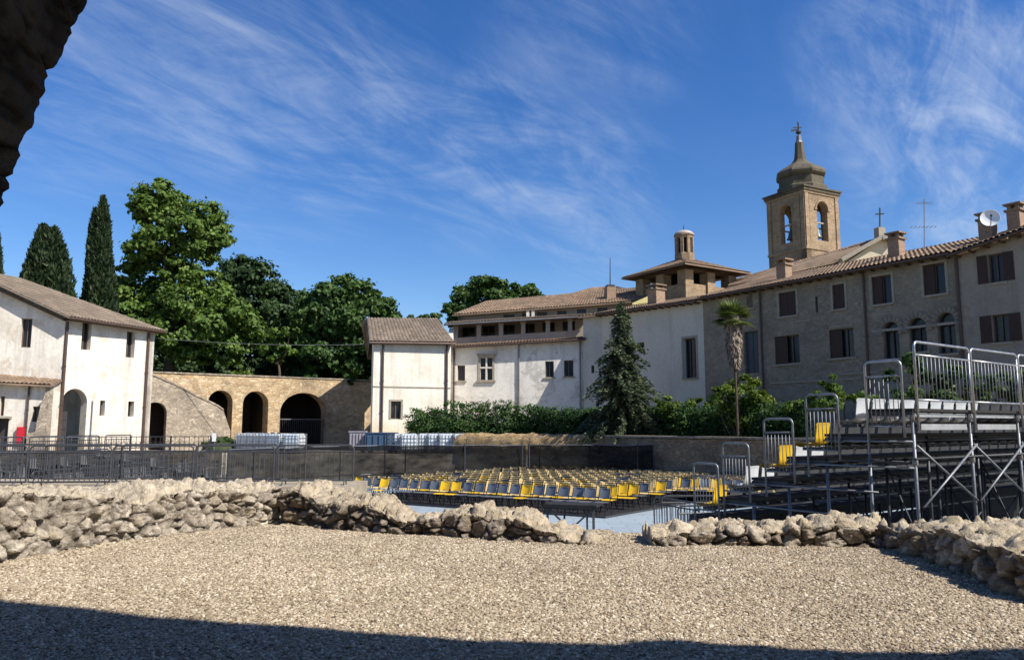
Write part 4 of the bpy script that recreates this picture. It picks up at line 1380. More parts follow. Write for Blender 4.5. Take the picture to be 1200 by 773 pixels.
def grey_row_house():
    pl = ROW
    u0 = U_S; u1 = pl.L
    t = thing('grey_row_house', 'grey rendered house at right edge with two pairs of open brown shutters', 'house', pl.pt(u0 + 3, ZG))
    z0 = pl.uv(1128, 299)[1]; z1 = pl.uv(1200, 275)[1] + .05
    z1 = z0 + (z1 - z0) * (u1 - u0) / (pl.uv(1200, 280)[0] - u0)
    r1 = pl.rect(1158, 297, 1176, 331); r2 = pl.rect(1163, 368, 1183, 401)
    wall('front_wall', pl, [(u0, ZG - .3), (u1, ZG - .3), (u1, z1), (u0, z0)], [rect_loop(r1), rect_loop(r2)], .5, M['grey_render'], t, .03)
    B = M['shutter_brown']
    for r in (r1, r2): window(t, pl, r, [(-1, 'open', B), (1, 'open', B)], fold=1.4, sill=True, mullions=1)
    eave_strip(t, pl, u0 - .1, u1, z0 + .02, z1 + .02, u0 - .1, u1, 4.2, 1.55, M['roof_tile'], .6)
    drainpipe(t, pl, 1131, ZG, z0 - .1, M['copper'], .07)
    return z0, z1


Z_G0, Z_G1 = grey_row_house()

# ---- chimneys, dish, antenna on the row
rz_row = math.atan2(ROW.t.y, ROW.t.x)


def roof_z(px, back):
    """height of the row's roof at photo column px, `back` metres behind the facade"""
    u = ROW.off(back).uv(px, 300)[0]
    if u < U_W:
        f_ = u / U_W; z = ROW.uv(706, 368)[1] * (1 - f_) + ROW.uv(825, 352)[1] * f_
        return ROW.off(back).pt(u, z + 1.3 * back / 5.2)
    f_ = (u - U_W) / (U_S - U_W); z = ROW.uv(825, 350)[1] * (1 - f_) + ROW.uv(1125, 296)[1] * f_
    return ROW.off(back).pt(u, z + 1.65 * back / 5.0)


def row_chimney(label, px, top_y, back, size, **kw):
    b = roof_z(px, back)
    h = EYE + ray(px, top_y)[1] * b.y - b.z - .38
    return chimney(label, b, size, max(.4, h), rz_row, **kw), b, h


row_chimney('square brick chimney on the white house roof left of the lantern tower', 768, 334, 1.6, (.85, .85))
row_chimney('pale capped chimney on the stone house roof below the bell tower', 918, 304, 1.8, (.62, .62))
row_chimney('brick chimney on the stone house roof just right of the church gable', 1051, 273, 2.2, (.6, .6))
_, cb, ch_h = row_chimney('brick chimney behind the white satellite dish', 1160, 250, 2.4, (.6, .6))
row_chimney('tall plastered chimney at the right edge with a projecting slab cap', 1194, 239, 2.6, (.55, .55))
dc = P(1160, 256, cb.y - 1.0)
dsh = thing('satellite_dish', 'round white satellite dish fixed to a roof chimney', 'satellite dish', dc)
dm = MB()
dn = Vector((-dc.x + 6, -dc.y, 6)).normalized()
prof = [(.02, .0), (.2, .015), (.34, .05), (.40, .08), (.41, .085), (.40, .06), (.34, .02), (.2, -.02), (.02, -.035)]
dm.lathe(prof, (0, 0, 0), 24)
qrot = dn.to_track_quat('Z', 'Y').to_matrix()
dm.v = [qrot @ v + dc for v in dm.v]
dm.build('dish', M['dish_white'], dsh, True)
am = MB(); am.tube([dc + qrot @ Vector((0, -.36, .06)), dc + qrot @ Vector((0, -.05, .42))], .02, 5)
am.tube([dc + qrot @ Vector((0, -.05, .40)), dc + qrot @ Vector((0, -.01, .48))], .05, 8)
am.tube([dc, dc - dn * .25, cb + Vector((0, 0, ch_h * .6))], .035, 6)
am.build('feed_arm', M['iron'], dsh)
ab = roof_z(1083, 3.0)
an_ = thing('tv_antenna', 'thin rooftop television aerial against the sky right of the church cross', 'antenna', ab)
tp_ = P(1083, 233, ab.y)
MB().tube([ab - Vector((0, 0, .3)), tp_], .022, 5).build('pole', M['zinc'], an_)
am = MB()
for y_, x0, x1 in ((238, 1075, 1092), (266, 1068, 1096)):
    am.tube([P(x0, y_ + 1, ab.y), P(x1, y_ - 1, ab.y)], .010, 4)
    for k in range(7):
        c_ = P(x0 + (x1 - x0) * k / 6, y_, ab.y)
        am.tube([c_ + Vector((-.05, -.22, 0)), c_ + Vector((.05, .22, 0))], .010, 4)
am.build('elements', M['zinc'], an_)


# ---- low square tower with open loggia and lantern
def lantern_tower():
    y = 62.0
    c = PX(803, y); c.x = ray(803, 330)[0] * y
    cz = lambda py, yy=y: EYE + ray(803, py)[1] * yy
    t = thing('lantern_tower', 'squat open brick tower with a wide hipped roof and a small domed lantern', 'tower', (c.x, c.y, ZG))
    rot = R(32.6); hw = 2.75
    ex = Vector((math.cos(rot), math.sin(rot), 0)); ey = Vector((-math.sin(rot), math.cos(rot), 0))
    zb, zt = cz(350), cz(307.5, y - 5) - .25
    def cor(a, b, z, k=hw): return Vector((c.x, c.y, z)) + ex * a * k + ey * b * k
    for a, b in ((-1, -1), (1, -1), (1, 1), (-1, 1), (0, -1), (1, 0), (0, 1), (-1, 0)):
        p_ = cor(a, b, 0, hw - .35)
        MB().box((p_.x, p_.y, (zb - 4 + zt) / 2), (.85, .85, zt - zb + 4), rot).build('pier', M['tower_brick'], t)
    par = MB()
    for a, b, dd in ((0, -1, 0), (1, 0, 1), (0, 1, 0), (-1, 0, 1)):
        p_ = cor(a, b, 0, hw - .35)
        par.box((p_.x, p_.y, zb - 1.35), ((2 * hw - 1.7, .5, 4.0) if dd == 0 else (.5, 2 * hw - 1.7, 4.0)), rot)
    par.build('parapet', M['tower_brick'], t)
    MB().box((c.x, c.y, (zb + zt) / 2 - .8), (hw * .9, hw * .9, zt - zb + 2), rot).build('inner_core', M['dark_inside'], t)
    bm_ = MB()
    for s_ in (-1, 1):
        bm_.box(tuple(cor(0, s_, zt + .08, hw - .35)), (2 * hw, .4, .25), rot); bm_.box(tuple(cor(s_, 0, zt + .081, hw - .35)), (.4, 2 * hw - .9, .25), rot)
    bm_.build('beam', M['timber'], t)
    k = hw + .9; ap = Vector((c.x, c.y, cz(303.5)))
    for i in range(4):
        q = [(-1, -1), (1, -1), (1, 1), (-1, 1)]
        a, b = q[i], q[(i + 1) % 4]
        e0 = cor(a[0], a[1], zt + .22, k); e1 = cor(b[0], b[1], zt + .22, k)
        tpx = (e1 - e0).normalized() * .35
        roof('roof', e0, e1, ap + tpx, ap - tpx, M['roof_tile'], t)
    # lantern
    L = thing('lantern_cupola', 'small octagonal brick lantern with a pale lead dome on the hipped roof', 'cupola', ap)
    z0, z1 = cz(302), cz(279)
    dr = MB()
    dr.lathe([(.82, z0 - .6), (.82, z0 + .25), (.74, z0 + .3), (.70, z0 + .35)], (c.x, c.y, 0), 8, .3)
    for i in range(8):
        a = .3 + 2 * PI * i / 8
        dr.box((c.x + .66 * math.cos(a), c.y + .66 * math.sin(a), (z0 + z1) / 2 + .15), (.2, .24, z1 - z0 - .2), a)
    dr.lathe([(.78, z1 - .05), (.78, z1 + .12), (.86, z1 + .16), (.86, z1 + .24)], (c.x, c.y, 0), 8, .3)
    dr.build('drum', M['tower_brick'], L)
    MB().lathe([(.45, z0), (.45, z1)], (c.x, c.y, 0), 8).build('core', M['dark_inside'], L)
    hgt = cz(270) - z1 - .24
    MB().lathe([(.80 * math.cos(q), z1 + .24 + hgt * math.sin(q)) for q in np.linspace(0, 1.5, 9)], (c.x, c.y, 0), 20).build('dome', plain('lead_dome', (.42, .36, .32), .6, 0, .3), L, True)
    MB().tube([(c.x, c.y, cz(271)), (c.x, c.y, cz(264))], [.05, .02], 6).build('finial', M['iron'], L)


lantern_tower()


# ---- bell tower
def bell_tower():
    y = 80.0
    t = thing('bell_tower', 'tall square brick bell tower with arched belfry and an onion shaped spire', 'tower', (ray(940, 265)[0] * y, y, ZG))
    z = lambda py: EYE + ray(940, py)[1] * y
    c = Vector((ray(941, 265)[0] * y, y, 0))
    base_ang = math.atan2(-c.y, -c.x)
    aL = base_ang - R(41); aR = base_ang + R(49)
    half = 2.5 * 1.0
    s_px = (906 / y)
    half = 57.0 / s_px / 2
    nL = Vector((math.cos(aL), math.sin(aL), 0)); nR = Vector((math.cos(aR), math.sin(aR), 0))
    zt, zb = z(236), z(330)
    faces = []
    for n_ in (nL, nR, -nL, -nR):
        tt = Vector((-n_.y, n_.x, 0))
        a = c + n_ * half - tt * half; b = c + n_ * half + tt * half
        pl = Pl(a, b)
        if (pl.n - n_).length > .1: pl = Pl(b, a)
        wd = .78
        op = (pl.L / 2 - wd, z(288), pl.L / 2 + wd, z(244))
        cutoff = half if n_ in () else 0
        wall('wall', pl, [(0, zb), (pl.L, zb), (pl.L, zt), (0, zt)], [arch_loop(op, 14)], .7, M['tower_brick'], t, 0)
        tr = MB()
        # corner pilasters, imposts and archivolt
        for uu in (.0, pl.L - .55):
            tr.obox(pl.pt(uu + .02, z(297), 0), pl.t * .5, pl.n * .07, Vector((0, 0, zt - z(297))))
        for uu in (op[0] - .35, op[2] + .02):
            tr.obox(pl.pt(uu, op[3] - wd - .12, 0), pl.t * .33, pl.n * .10, Vector((0, 0, .2)))
        tr.tube([pl.pt(pl.L / 2 + (wd + .14) * math.cos(PI * i / 12), op[3] - wd + (wd + .14) * math.sin(PI * i / 12), .02) for i in range(13)], .11, 5)
        tr.build('trim', M['tower_brick'], t)
        faces.append((pl, op))
        bl = MB(); bl.obox(pl.pt(op[0], op[1] + 1.9, -.35), pl.t * (op[2] - op[0]), pl.n * -.14, Vector((0, 0, .14))); bl.build('bell_beam', M['stone_trim'], t)
    rot = math.atan2(nR.y, nR.x)
    def sq(k, z0, z1, mat, nm):
        MB().box((c.x, c.y, (z0 + z1) / 2), (2 * k, 2 * k, z1 - z0), rot).build(nm, mat, t)
    # string course, cornice in three steps
    sq(half + .09, z(299.5), z(296.5), M['tower_brick'], 'string_course')
    sq(half + .09, zt, zt + .25, M['tower_brick'], 'cornice')
    sq(half + .2, zt + .251, zt + .55, M['tower_lead'], 'cornice')
    sq(half + .32, zt + .551, zt + .72, M['tower_lead'], 'cornice')
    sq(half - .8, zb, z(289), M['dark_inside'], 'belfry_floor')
    z0 = zt + .72
    # octagonal drum, roll moulding, bell-cast roof
    r8 = 1.0824
    pf = [(3.05, z0), (3.05, z0 + .5), (2.9, z0 + .6), (2.75, z0 + .7), (2.75, z0 + 1.45), (2.62, z0 + 1.55), (2.62, z(211)), (2.85, z(210)), (3.0, z(208.5))]
    sc = (58 / s_px / 2) / 2.95
    MB().lathe([(r * sc, q) for r, q in pf], (c.x, c.y, 0), 8, rot + R(22.5)).build('drum', M['tower_lead'], t)
    rf = [(3.0, z(208.4)), (3.05, z(206)), (2.95, z(204)), (2.6, z(201)), (2.1, z(198)), (1.55, z(195)), (1.1, z(192)), (.78, z(188)), (.66, z(183)), (.58, z(176)), (.52, z(168))]
    MB().lathe([(r * sc, q) for r, q in rf], (c.x, c.y, 0), 8, rot + R(22.5)).build('spire', M['tower_lead'], t)
    MB().lathe([(.5 * sc, z(168)), (.34 * sc, z(165)), (.30 * sc, z(160)), (.1, z(158))], (c.x, c.y, 0), 10).build('spire_cap', M['zinc'], t)
    fn = MB(); fn.tube([(c.x, c.y, z(160)), (c.x, c.y, z(143))], .07, 6)
    fn.lathe([(.02, z(157.5)), (.25, z(156.5)), (.3, z(155)), (.2, z(153.5)), (.02, z(153))], (c.x, c.y, 0), 10)
    fn.bar((c.x - .55, c.y, z(149.5)), (c.x + .35, c.y, z(149.5)), .09)
    fn.prism([(c.x - .75, c.y, z(151.8)), (c.x - .1, c.y, z(150.8)), (c.x - .1, c.y, z(153)), (c.x - .75, c.y, z(154.6))], (0, .05, 0))
    fn.build('weathervane', M['iron'], t)
    # bells
    for pl, op in faces[:2]:
        bc = pl.pt(pl.L / 2, op[1] + 1.0, -.75)
        b = tag(MB().lathe([(.52, -.55), (.50, -.5), (.36, -.25), (.30, .1), (.26, .3), (.12, .42), (.05, .46)], bc, 14).build('bell', M['bronze'], None, True),
                'bronze bell hanging in the left belfry arch' if pl is faces[0][0] else 'bronze bell hanging in the right belfry arch', 'bell', 'bells of the tower')


bell_tower()


# ---- church gable with cross behind the row
def church():
    y = 56.0
    t = thing('church_gable', 'cream church gable with sloping cornices rising behind the stone house', 'church', P(1015, 300, y))
    pts = [P(970, 318, y), P(1062, 300, y), P(1043, 283, y), P(1034, 279, y), P(985, 306, y)]
    MB().prism(pts, (.3, .6, 0)).build('tympanum', M['church_plaster'], t)
    cn = MB()
    for a, b in (((985, 305), (1032, 278.5)), ((1032, 278.5), (1046, 283))):
        p_, q_ = P(a[0], a[1], y - .15), P(b[0], b[1], y - .15)
        cn.bar(p_, q_, .55, .28)
    cn.build('cornice', M['stone_trim'], t)
    e0, e1 = P(852, 336, y + 3), P(990, 307, y)
    r0, r1 = P(858, 328, y + 8), P(1033, 278, y)
    roof('roof', e0, e1, r1, r0, M['roof_tile'], t)
    nv = MB(); nv.prism([P(840, 350, y + 3.2), P(1000, 340, y + .4), P(992, 308, y + .4), P(852, 337, y + 3.2)], (.4, 1.5, 0)); nv.build('nave_wall', M['tower_brick'], t)
    c = thing('roof_cross', 'iron cross on a small pedestal at the peak of the church gable', 'cross', P(1031, 279, y))
    MB().box(P(1031, 274.5, y), (.55, .55, .95), .2).build('pedestal', M['stone_trim'], c)
    x = MB(); x.bar(P(1031, 270, y), P(1031, 243.5, y), .085); x.bar(P(1026, 251, y), P(1036, 250.5, y), .085)
    x.build('cross', M['iron'], c)


church()

# ------------------------------------------------------------------ retaining wall of the arena, far side
def arena_wall():
    pts = [(-3.3, 46.3), (-2.5, 45.9), (0.8, 44.5), (4.3, 42.85), (8.0, 38.3), (11.5, 33.8), (16, 29.4), (24.7, 24.0)]
    def seg_wall(lst, label, mat, topm, zt):
        t = thing('retaining_wall', label, 'wall', (*lst[0], FLOOR_Z))
        for i in range(len(lst) - 1):
            pl = Pl(lst[i], lst[i + 1])
            n = max(4, int(pl.L / .4))
            top = [(pl.L * (1 - k / n), zt + .08 * noise.noise(Vector((lst[i][0] + k * .7, i * 3.0, 0)))) for k in range(n + 1)]
            wall('wall', pl, [(-.02, FLOOR_Z - .1), (pl.L + .02, FLOOR_Z - .1)] + top, [], .7, mat, t, .25)
            if topm is M['sunlit_top']:
                prf = [(.30, zt - 1.0), (.42, zt - .8), (.44, zt - .6), (.40, zt - .4), (.36, zt - .2), (.28, zt - .02), (.12, zt + .10), (-.2, zt + .16), (-.7, zt + .12)]
                nn = max(2, int(pl.L / .12)); V = []; Fc = []
                for a in range(nn + 1):
                    for o_, z_ in prf:
                        p_ = pl.pt(pl.L * a / nn, z_, o_); V.append(p_ + noise.noise_vector(p_ * 2.2) * .10 + noise.noise_vector(p_ * 6) * .05)
                for a in range(nn):
                    for b in range(len(prf) - 1):
                        k = a * len(prf) + b; Fc.append((k, k + len(prf), k + len(prf) + 1, k + 1))
                link('bank_face', mesh_from('bank_face', V, Fc, True), topm, t)
            else:
                MB().obox(pl.pt(0, zt + .03, .33), pl.t * pl.L, pl.n * -.9, Vector((0, 0, .10))).build('coping', topm, t)
    seg_wall(pts[:4], 'low straw coloured retaining wall in the sun behind the chairs', M['arcade_stone'], M['sunlit_top'], 1.02)  # sunlit stretch of the wall: sun warmth put into its colour and slope
    seg_wall(pts[3:], 'rough retaining wall darkened for shade, lit top as a pale coping, below the hedge on the right', M['bank_stone'], M['stair_stone'], 1.0)  # same wall in shade: darker stone, lit top edge painted as pale coping


arena_wall()

# ------------------------------------------------------------------ vegetation


def quads_mesh(name, C, Tn, Bn, mat, parent, curl=None):
    """leaf quads: centre, half length vector, half width vector (numpy n x 3)"""
    n = len(C)
    V = np.empty((n, 4, 3), dtype=np.float32)
    V[:, 0] = C - Tn; V[:, 1] = C + Bn + (0 if curl is None else curl); V[:, 2] = C + Tn; V[:, 3] = C - Bn + (0 if curl is None else curl)
    me = bpy.data.meshes.new(name)
    me.vertices.add(n * 4); me.vertices.foreach_set('co', V.reshape(-1))
    me.loops.add(n * 4); me.loops.foreach_set('vertex_index', np.arange(n * 4, dtype=np.int32))
    me.polygons.add(n); me.polygons.foreach_set('loop_start', np.arange(0, n * 4, 4, dtype=np.int32))
    me.update(calc_edges=True)
    return link(name, me, mat, parent)


def unit(a):
    return a / np.maximum(np.linalg.norm(a, axis=1, keepdims=True), 1e-6)


def leaf_cloud(name, clumps, n, size, mat, parent, sub=26, flat=.75, up=.35, spread=.33, zmin=None):
    """clumps: (centre, radius). Leaves gather in twig-sized tufts set on and within each clump."""
    vol = np.array([r ** 2.2 for _, r in clumps]); vol /= vol.sum()
    Cs = []; Os = []
    for (c, r), f_ in zip(clumps, vol):
        k = int(n * f_)
        ns = max(6, int(sub * (r / 2.0) ** 1.3))
        d = unit(RNG.normal(size=(ns, 3))) * (RNG.uniform(.45, 1.0, (ns, 1)) ** .5) * r
        d[:, 2] *= flat
        tr = r * spread * RNG.uniform(.55, 1.25, ns)
        idx = RNG.integers(0, ns, k)
        off = RNG.normal(size=(k, 3)) * .55
        off *= tr[idx][:, None]; off[:, 2] *= .6
        p = np.array(c)[None] + d[idx] + off
        Cs.append(p); Os.append(unit(d[idx] * .6 + off))
    C = np.concatenate(Cs); O = np.concatenate(Os)
    if zmin is not None:
        k_ = C[:, 2] > zmin; C, O = C[k_], O[k_]
    nrm = unit(O * .9 + RNG.normal(size=C.shape) * .55 + np.array([0, 0, up]))
    rnd = RNG.normal(size=C.shape)
    T = unit(np.cross(nrm, rnd)); B = np.cross(nrm, T)
    s = size * RNG.uniform(.6, 1.35, (len(C), 1))
    return quads_mesh(name, C, T * s, B * s * .6, mat, parent, curl=nrm * s * .15)


def limbs(name, base, clumps, r0, mat, parent, split=.35):
    mb = MB(); base = Vector(base)
    top = max(c[2] for c, r in clumps)
    tips = sorted(clumps, key=lambda q: -q[1])[:14]
    cx = sum(c[0] for c, r in tips) / len(tips); cy = sum(c[1] for c, r in tips) / len(tips)
    fork = Vector((base.x * .5 + cx * .5, base.y * .5 + cy * .5, base.z + (top - base.z) * split))
    mb.tube([base - Vector((0, 0, .3)), base.lerp(fork, .5) + Vector((.1, .05, 0)), fork], [r0 * 1.15, r0 * .9, r0 * .7], 9)
    for c, r in tips:
        c = Vector(c); mid = fork.lerp(c, .5) + Vector((random.uniform(-.3, .3), random.uniform(-.3, .3), -.1 * (c - fork).length * .5))
        mb.tube([fork, mid, c], [r0 * .5, r0 * .28, r0 * .08], 6)
    return mb.build(name, mat, parent, True)


def px_clumps(lst, y, jit=1.6):
    out = []
    for px, py, r in lst:
        yy = y + random.uniform(-jit, jit)
        p = P(px, py, yy)
        out.append((tuple(p), r / F * yy))
    return out


def broad_tree(label, lst, y, base, n, size, leaf, jit=2.5, r0=.45, name='broadleaf_tree', group='trees on the hill behind the walls', **kw):
    cl_ = px_clumps(lst, y, jit)
    t = thing(name, label, 'tree', base, group)
    limbs('trunk', base, cl_, r0, M['bark'], t)
    leaf_cloud('crown', cl_, n, size, leaf, t, **kw)
    return t


HZ = 5.6
BIG = [(183, 226, 22), (170, 240, 20), (200, 240, 22), (158, 247, 12), (190, 255, 22), (237, 254, 24), (222, 268, 22), (252, 274, 20), (268, 283, 9), (240, 290, 22), (190, 282, 26),
       (165, 292, 20), (218, 296, 22), (182, 312, 28), (152, 318, 14), (210, 322, 24), (238, 330, 22), (130, 335, 18), (118, 352, 16), (152, 345, 22), (180, 350, 28), (215, 356, 28), (250, 350, 24), (275, 362, 22),
       (170, 378, 28), (205, 390, 32), (245, 382, 28), (285, 388, 24), (150, 372, 22), (225, 412, 24), (265, 408, 22), (138, 362, 14)]
broad_tree('tallest bright green broadleaf tree with a lobed open crown behind the left house', BIG, 70, (ray(195, 440)[0] * 70, 70, HZ), 52000, .22, M['leaf_bright'], 1.8, .5, sub=30)
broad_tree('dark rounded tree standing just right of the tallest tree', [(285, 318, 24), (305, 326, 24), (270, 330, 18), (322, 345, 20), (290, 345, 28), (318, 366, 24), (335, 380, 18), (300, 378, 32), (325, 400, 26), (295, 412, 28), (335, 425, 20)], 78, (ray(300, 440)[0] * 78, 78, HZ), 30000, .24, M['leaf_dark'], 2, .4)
broad_tree('broad dark tree with a domed crown left of the cream block', [(402, 338, 20), (385, 347, 20), (420, 346, 22), (440, 356, 20), (455, 368, 14), (365, 355, 18), (358, 374, 18), (390, 368, 26), (425, 376, 26), (445, 390, 22), (372, 392, 24), (405, 400, 28), (435, 412, 24), (375, 418, 22), (350, 405, 16), (412, 428, 22), (358, 432, 14)], 74, (ray(405, 440)[0] * 74, 74, HZ), 42000, .23, M['leaf_mid'], 2, .4)
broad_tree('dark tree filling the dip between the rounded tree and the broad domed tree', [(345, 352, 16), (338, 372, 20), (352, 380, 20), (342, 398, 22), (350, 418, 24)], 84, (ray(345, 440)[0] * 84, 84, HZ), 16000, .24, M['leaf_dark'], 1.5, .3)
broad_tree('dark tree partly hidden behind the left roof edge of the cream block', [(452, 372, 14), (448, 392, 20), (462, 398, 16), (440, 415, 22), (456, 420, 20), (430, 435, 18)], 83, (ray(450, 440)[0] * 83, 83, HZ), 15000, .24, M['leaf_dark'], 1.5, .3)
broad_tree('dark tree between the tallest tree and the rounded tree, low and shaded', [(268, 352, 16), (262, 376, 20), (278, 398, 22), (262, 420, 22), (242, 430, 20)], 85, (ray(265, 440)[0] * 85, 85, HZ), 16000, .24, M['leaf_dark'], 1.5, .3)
broad_tree('small bright green tree in the gap above the middle arches', [(322, 395, 13), (332, 408, 12), (318, 415, 14), (340, 390, 9)], 71, (ray(326, 440)[0] * 71, 71, HZ), 6000, .17, M['leaf_bright'], .8, .14)
broad_tree('dense green tree showing over the loggia roofs in the middle', [(566, 334, 14), (548, 345, 16), (580, 338, 16), (535, 357, 14), (565, 350, 20), (600, 344, 15), (618, 342, 13), (628, 352, 10), (590, 355, 18), (545, 364, 18), (528, 368, 10), (610, 358, 14)], 82, (ray(570, 420)[0] * 82, 82, 1), 36000, .22, M['leaf_mid'], 1.6, .4)
broad_tree('low green treetop just above the ridge of the cream block', [(492, 373, 9), (505, 371, 8), (480, 375, 8), (515, 374, 7)], 80, (ray(497, 420)[0] * 80, 80, 2), 4000, .2, M['leaf_mid'], 1, .2)
# dark understorey along the top of the arcade wall: reads as one mass
ul_ = [(x, 430 + random.uniform(-10, 10), random.uniform(12, 20)) for x in range(176, 470, 9)]
ul_ += [(x, 442 + random.uniform(-6, 4), 15) for x in range(180, 470, 8)]
ul_ += [(x, 408 + random.uniform(-12, 10), random.uniform(12, 18)) for x in range(185, 462, 14)]
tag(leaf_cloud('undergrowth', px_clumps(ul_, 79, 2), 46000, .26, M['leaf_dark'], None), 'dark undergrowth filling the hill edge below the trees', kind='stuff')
for px_, py_, r_, lb in ((282, 438, 10, 'pale green bush sprouting from the top of the arcade wall'), (405, 444, 7, 'small dry bush on the right end of the arcade wall top'), (365, 443, 6, 'tiny bush above the widest arch on the wall top')):
    yy_ = 60.5 if px_ < 300 else 63.5
    b_ = P(px_, py_ + 6, yy_)
    t_ = thing('wall_bush', lb, 'bush', b_, 'bushes on the arcade wall')
    leaf_cloud('foliage', px_clumps([(px_, py_, r_), (px_ - r_, py_ + 3, r_ * .6), (px_ + r_, py_ + 3, r_ * .6)], yy_, .2), 900, .13, M['bush_bright'] if px_ < 300 else M['leaf_mid'], t_)
    MB().tube([b_ - Vector((0, 0, .3)), b_ + Vector((0, 0, .3))], [.05, .02], 5).build('stem', M['bark'], t_)


def cypress(label, px, y_top, y_base, half, y, n, tips=((0, 0),)):
    t = thing('cypress', label, 'tree', (ray(px, y_base)[0] * y, y, 4.8), 'cypresses behind the left house')
    Cs = []; Ds = []
    for dx, dy in tips:
        top = P(px + dx, y_top + dy, y); x0 = ray(px + dx * .3, y_base)[0] * y; zb = 4.8
        hh = half / F * y
        k = n // len(tips)
        f_ = RNG.uniform(0, 1, k) ** .85
        rad = hh * np.clip((f_ ** .62), .02, 1) * (1 - .25 * np.clip((f_ - .8) / .2, 0, 1)) / (len(tips) ** .28)
        ang = RNG.uniform(0, 2 * PI, k)
        lump = 1 + .22 * np.sin(ang * 5 + f_ * 17 + dx) * np.sin(f_ * 31 + ang * 2)
        rr_ = rad * lump * (RNG.uniform(.35, 1.06, k) ** .4)
        z_ = top.z + (zb - top.z) * f_
        Cs.append(np.stack([top.x + (x0 - top.x) * f_ + rr_ * np.cos(ang), y + rr_ * np.sin(ang), z_], 1))
        Ds.append(np.stack([np.cos(ang) * .45, np.sin(ang) * .45, np.ones(k)], 1))
    C = np.concatenate(Cs); T = unit(np.concatenate(Ds) + RNG.normal(size=C.shape) * .35)
    nr = unit(np.cross(T, RNG.normal(size=C.shape))); s = .20 * RNG.uniform(.6, 1.4, (len(C), 1))
    quads_mesh('crown', C, T * s * 1.5, nr * s * .5, M['cypress'], t)
    b = Vector((ray(px, y_base)[0] * y, y, 4.5))
    MB().tube([b, b + Vector((0, 0, 4))], [.25, .18], 8).build('trunk', M['bark'], t)


cypress('pointed slender dark cypress left of the tallest tree', 121, 231, 400, 26, 66, 26000, ((0, 0), (-9, 14)))
cypress('squat broad cypress with a ragged top above the left house roof', 56, 264, 425, 60, 64, 34000, ((-5, 0), (8, 3), (2, 10), (-10, 16)))
cypress('cypress cut off by the left edge of the picture', -8, 255, 420, 20, 64, 9000)


def fir_tree():
    y = 43.2
    base = Vector((ray(730, 500)[0] * y, y, ZG + .1))
    t = thing('fir_tree', 'tall dark conical fir standing alone before the white house', 'tree', base)
    top = P(727, 353, y)
    MB().tube([base - Vector((0, 0, .3)), top], [.22, .02], 8).build('trunk', M['bark'], t)
    H = top.z - base.z
    C = []; T = []; Nn = []
    br = MB()
    for i in range(430):
        f_ = (i / 430) ** .9
        z = top.z - H * (.01 + .93 * f_)
        L = (.10 + 2.5 * f_ ** .95) * random.uniform(.42, 1.3) * (1 + .18 * math.sin(f_ * 23))
        if f_ > .9: L *= .85
        a = random.uniform(0, 2 * PI)
        d = Vector((math.cos(a), math.sin(a), 0)); o = base.lerp(top, (z - base.z) / H); o.z = z
        ns = max(3, int(L / .05))
        for k in range(ns):
            q = (k + .5) / ns
            p = o + d * L * q + Vector((0, 0, .16 * L * math.sin(q * 2.4) - .30 * L * q ** 2))
            for r_ in range(5):
                C.append(p + Vector((random.gauss(0, .07), random.gauss(0, .07), random.gauss(-.05, .07))))
                sd = Vector((-d.y, d.x, 0)) * random.choice((-1, 1))
                T.append((d * .7 + sd * random.uniform(.2, 1) + Vector((0, 0, random.uniform(-.5, .15)))))
        if i % 3 == 0:
            br.tube([o, o + d * L * .5 + Vector((0, 0, .1 * L)), o + d * L * .95 + Vector((0, 0, -.13 * L))], [.03, .02, .008], 4)
    C = np.array([tuple(c) for c in C]); T = unit(np.array([tuple(c) for c in T]))
    nr = unit(np.cross(T, RNG.normal(size=C.shape) + np.array([0, 0, .5]))); s = RNG.uniform(.06, .13, (len(C), 1))
    quads_mesh('crown', C, T * s, nr * s * .40, M['fir'], t)
    br.build('branches_or_core', M['bark'], t)


fir_tree()


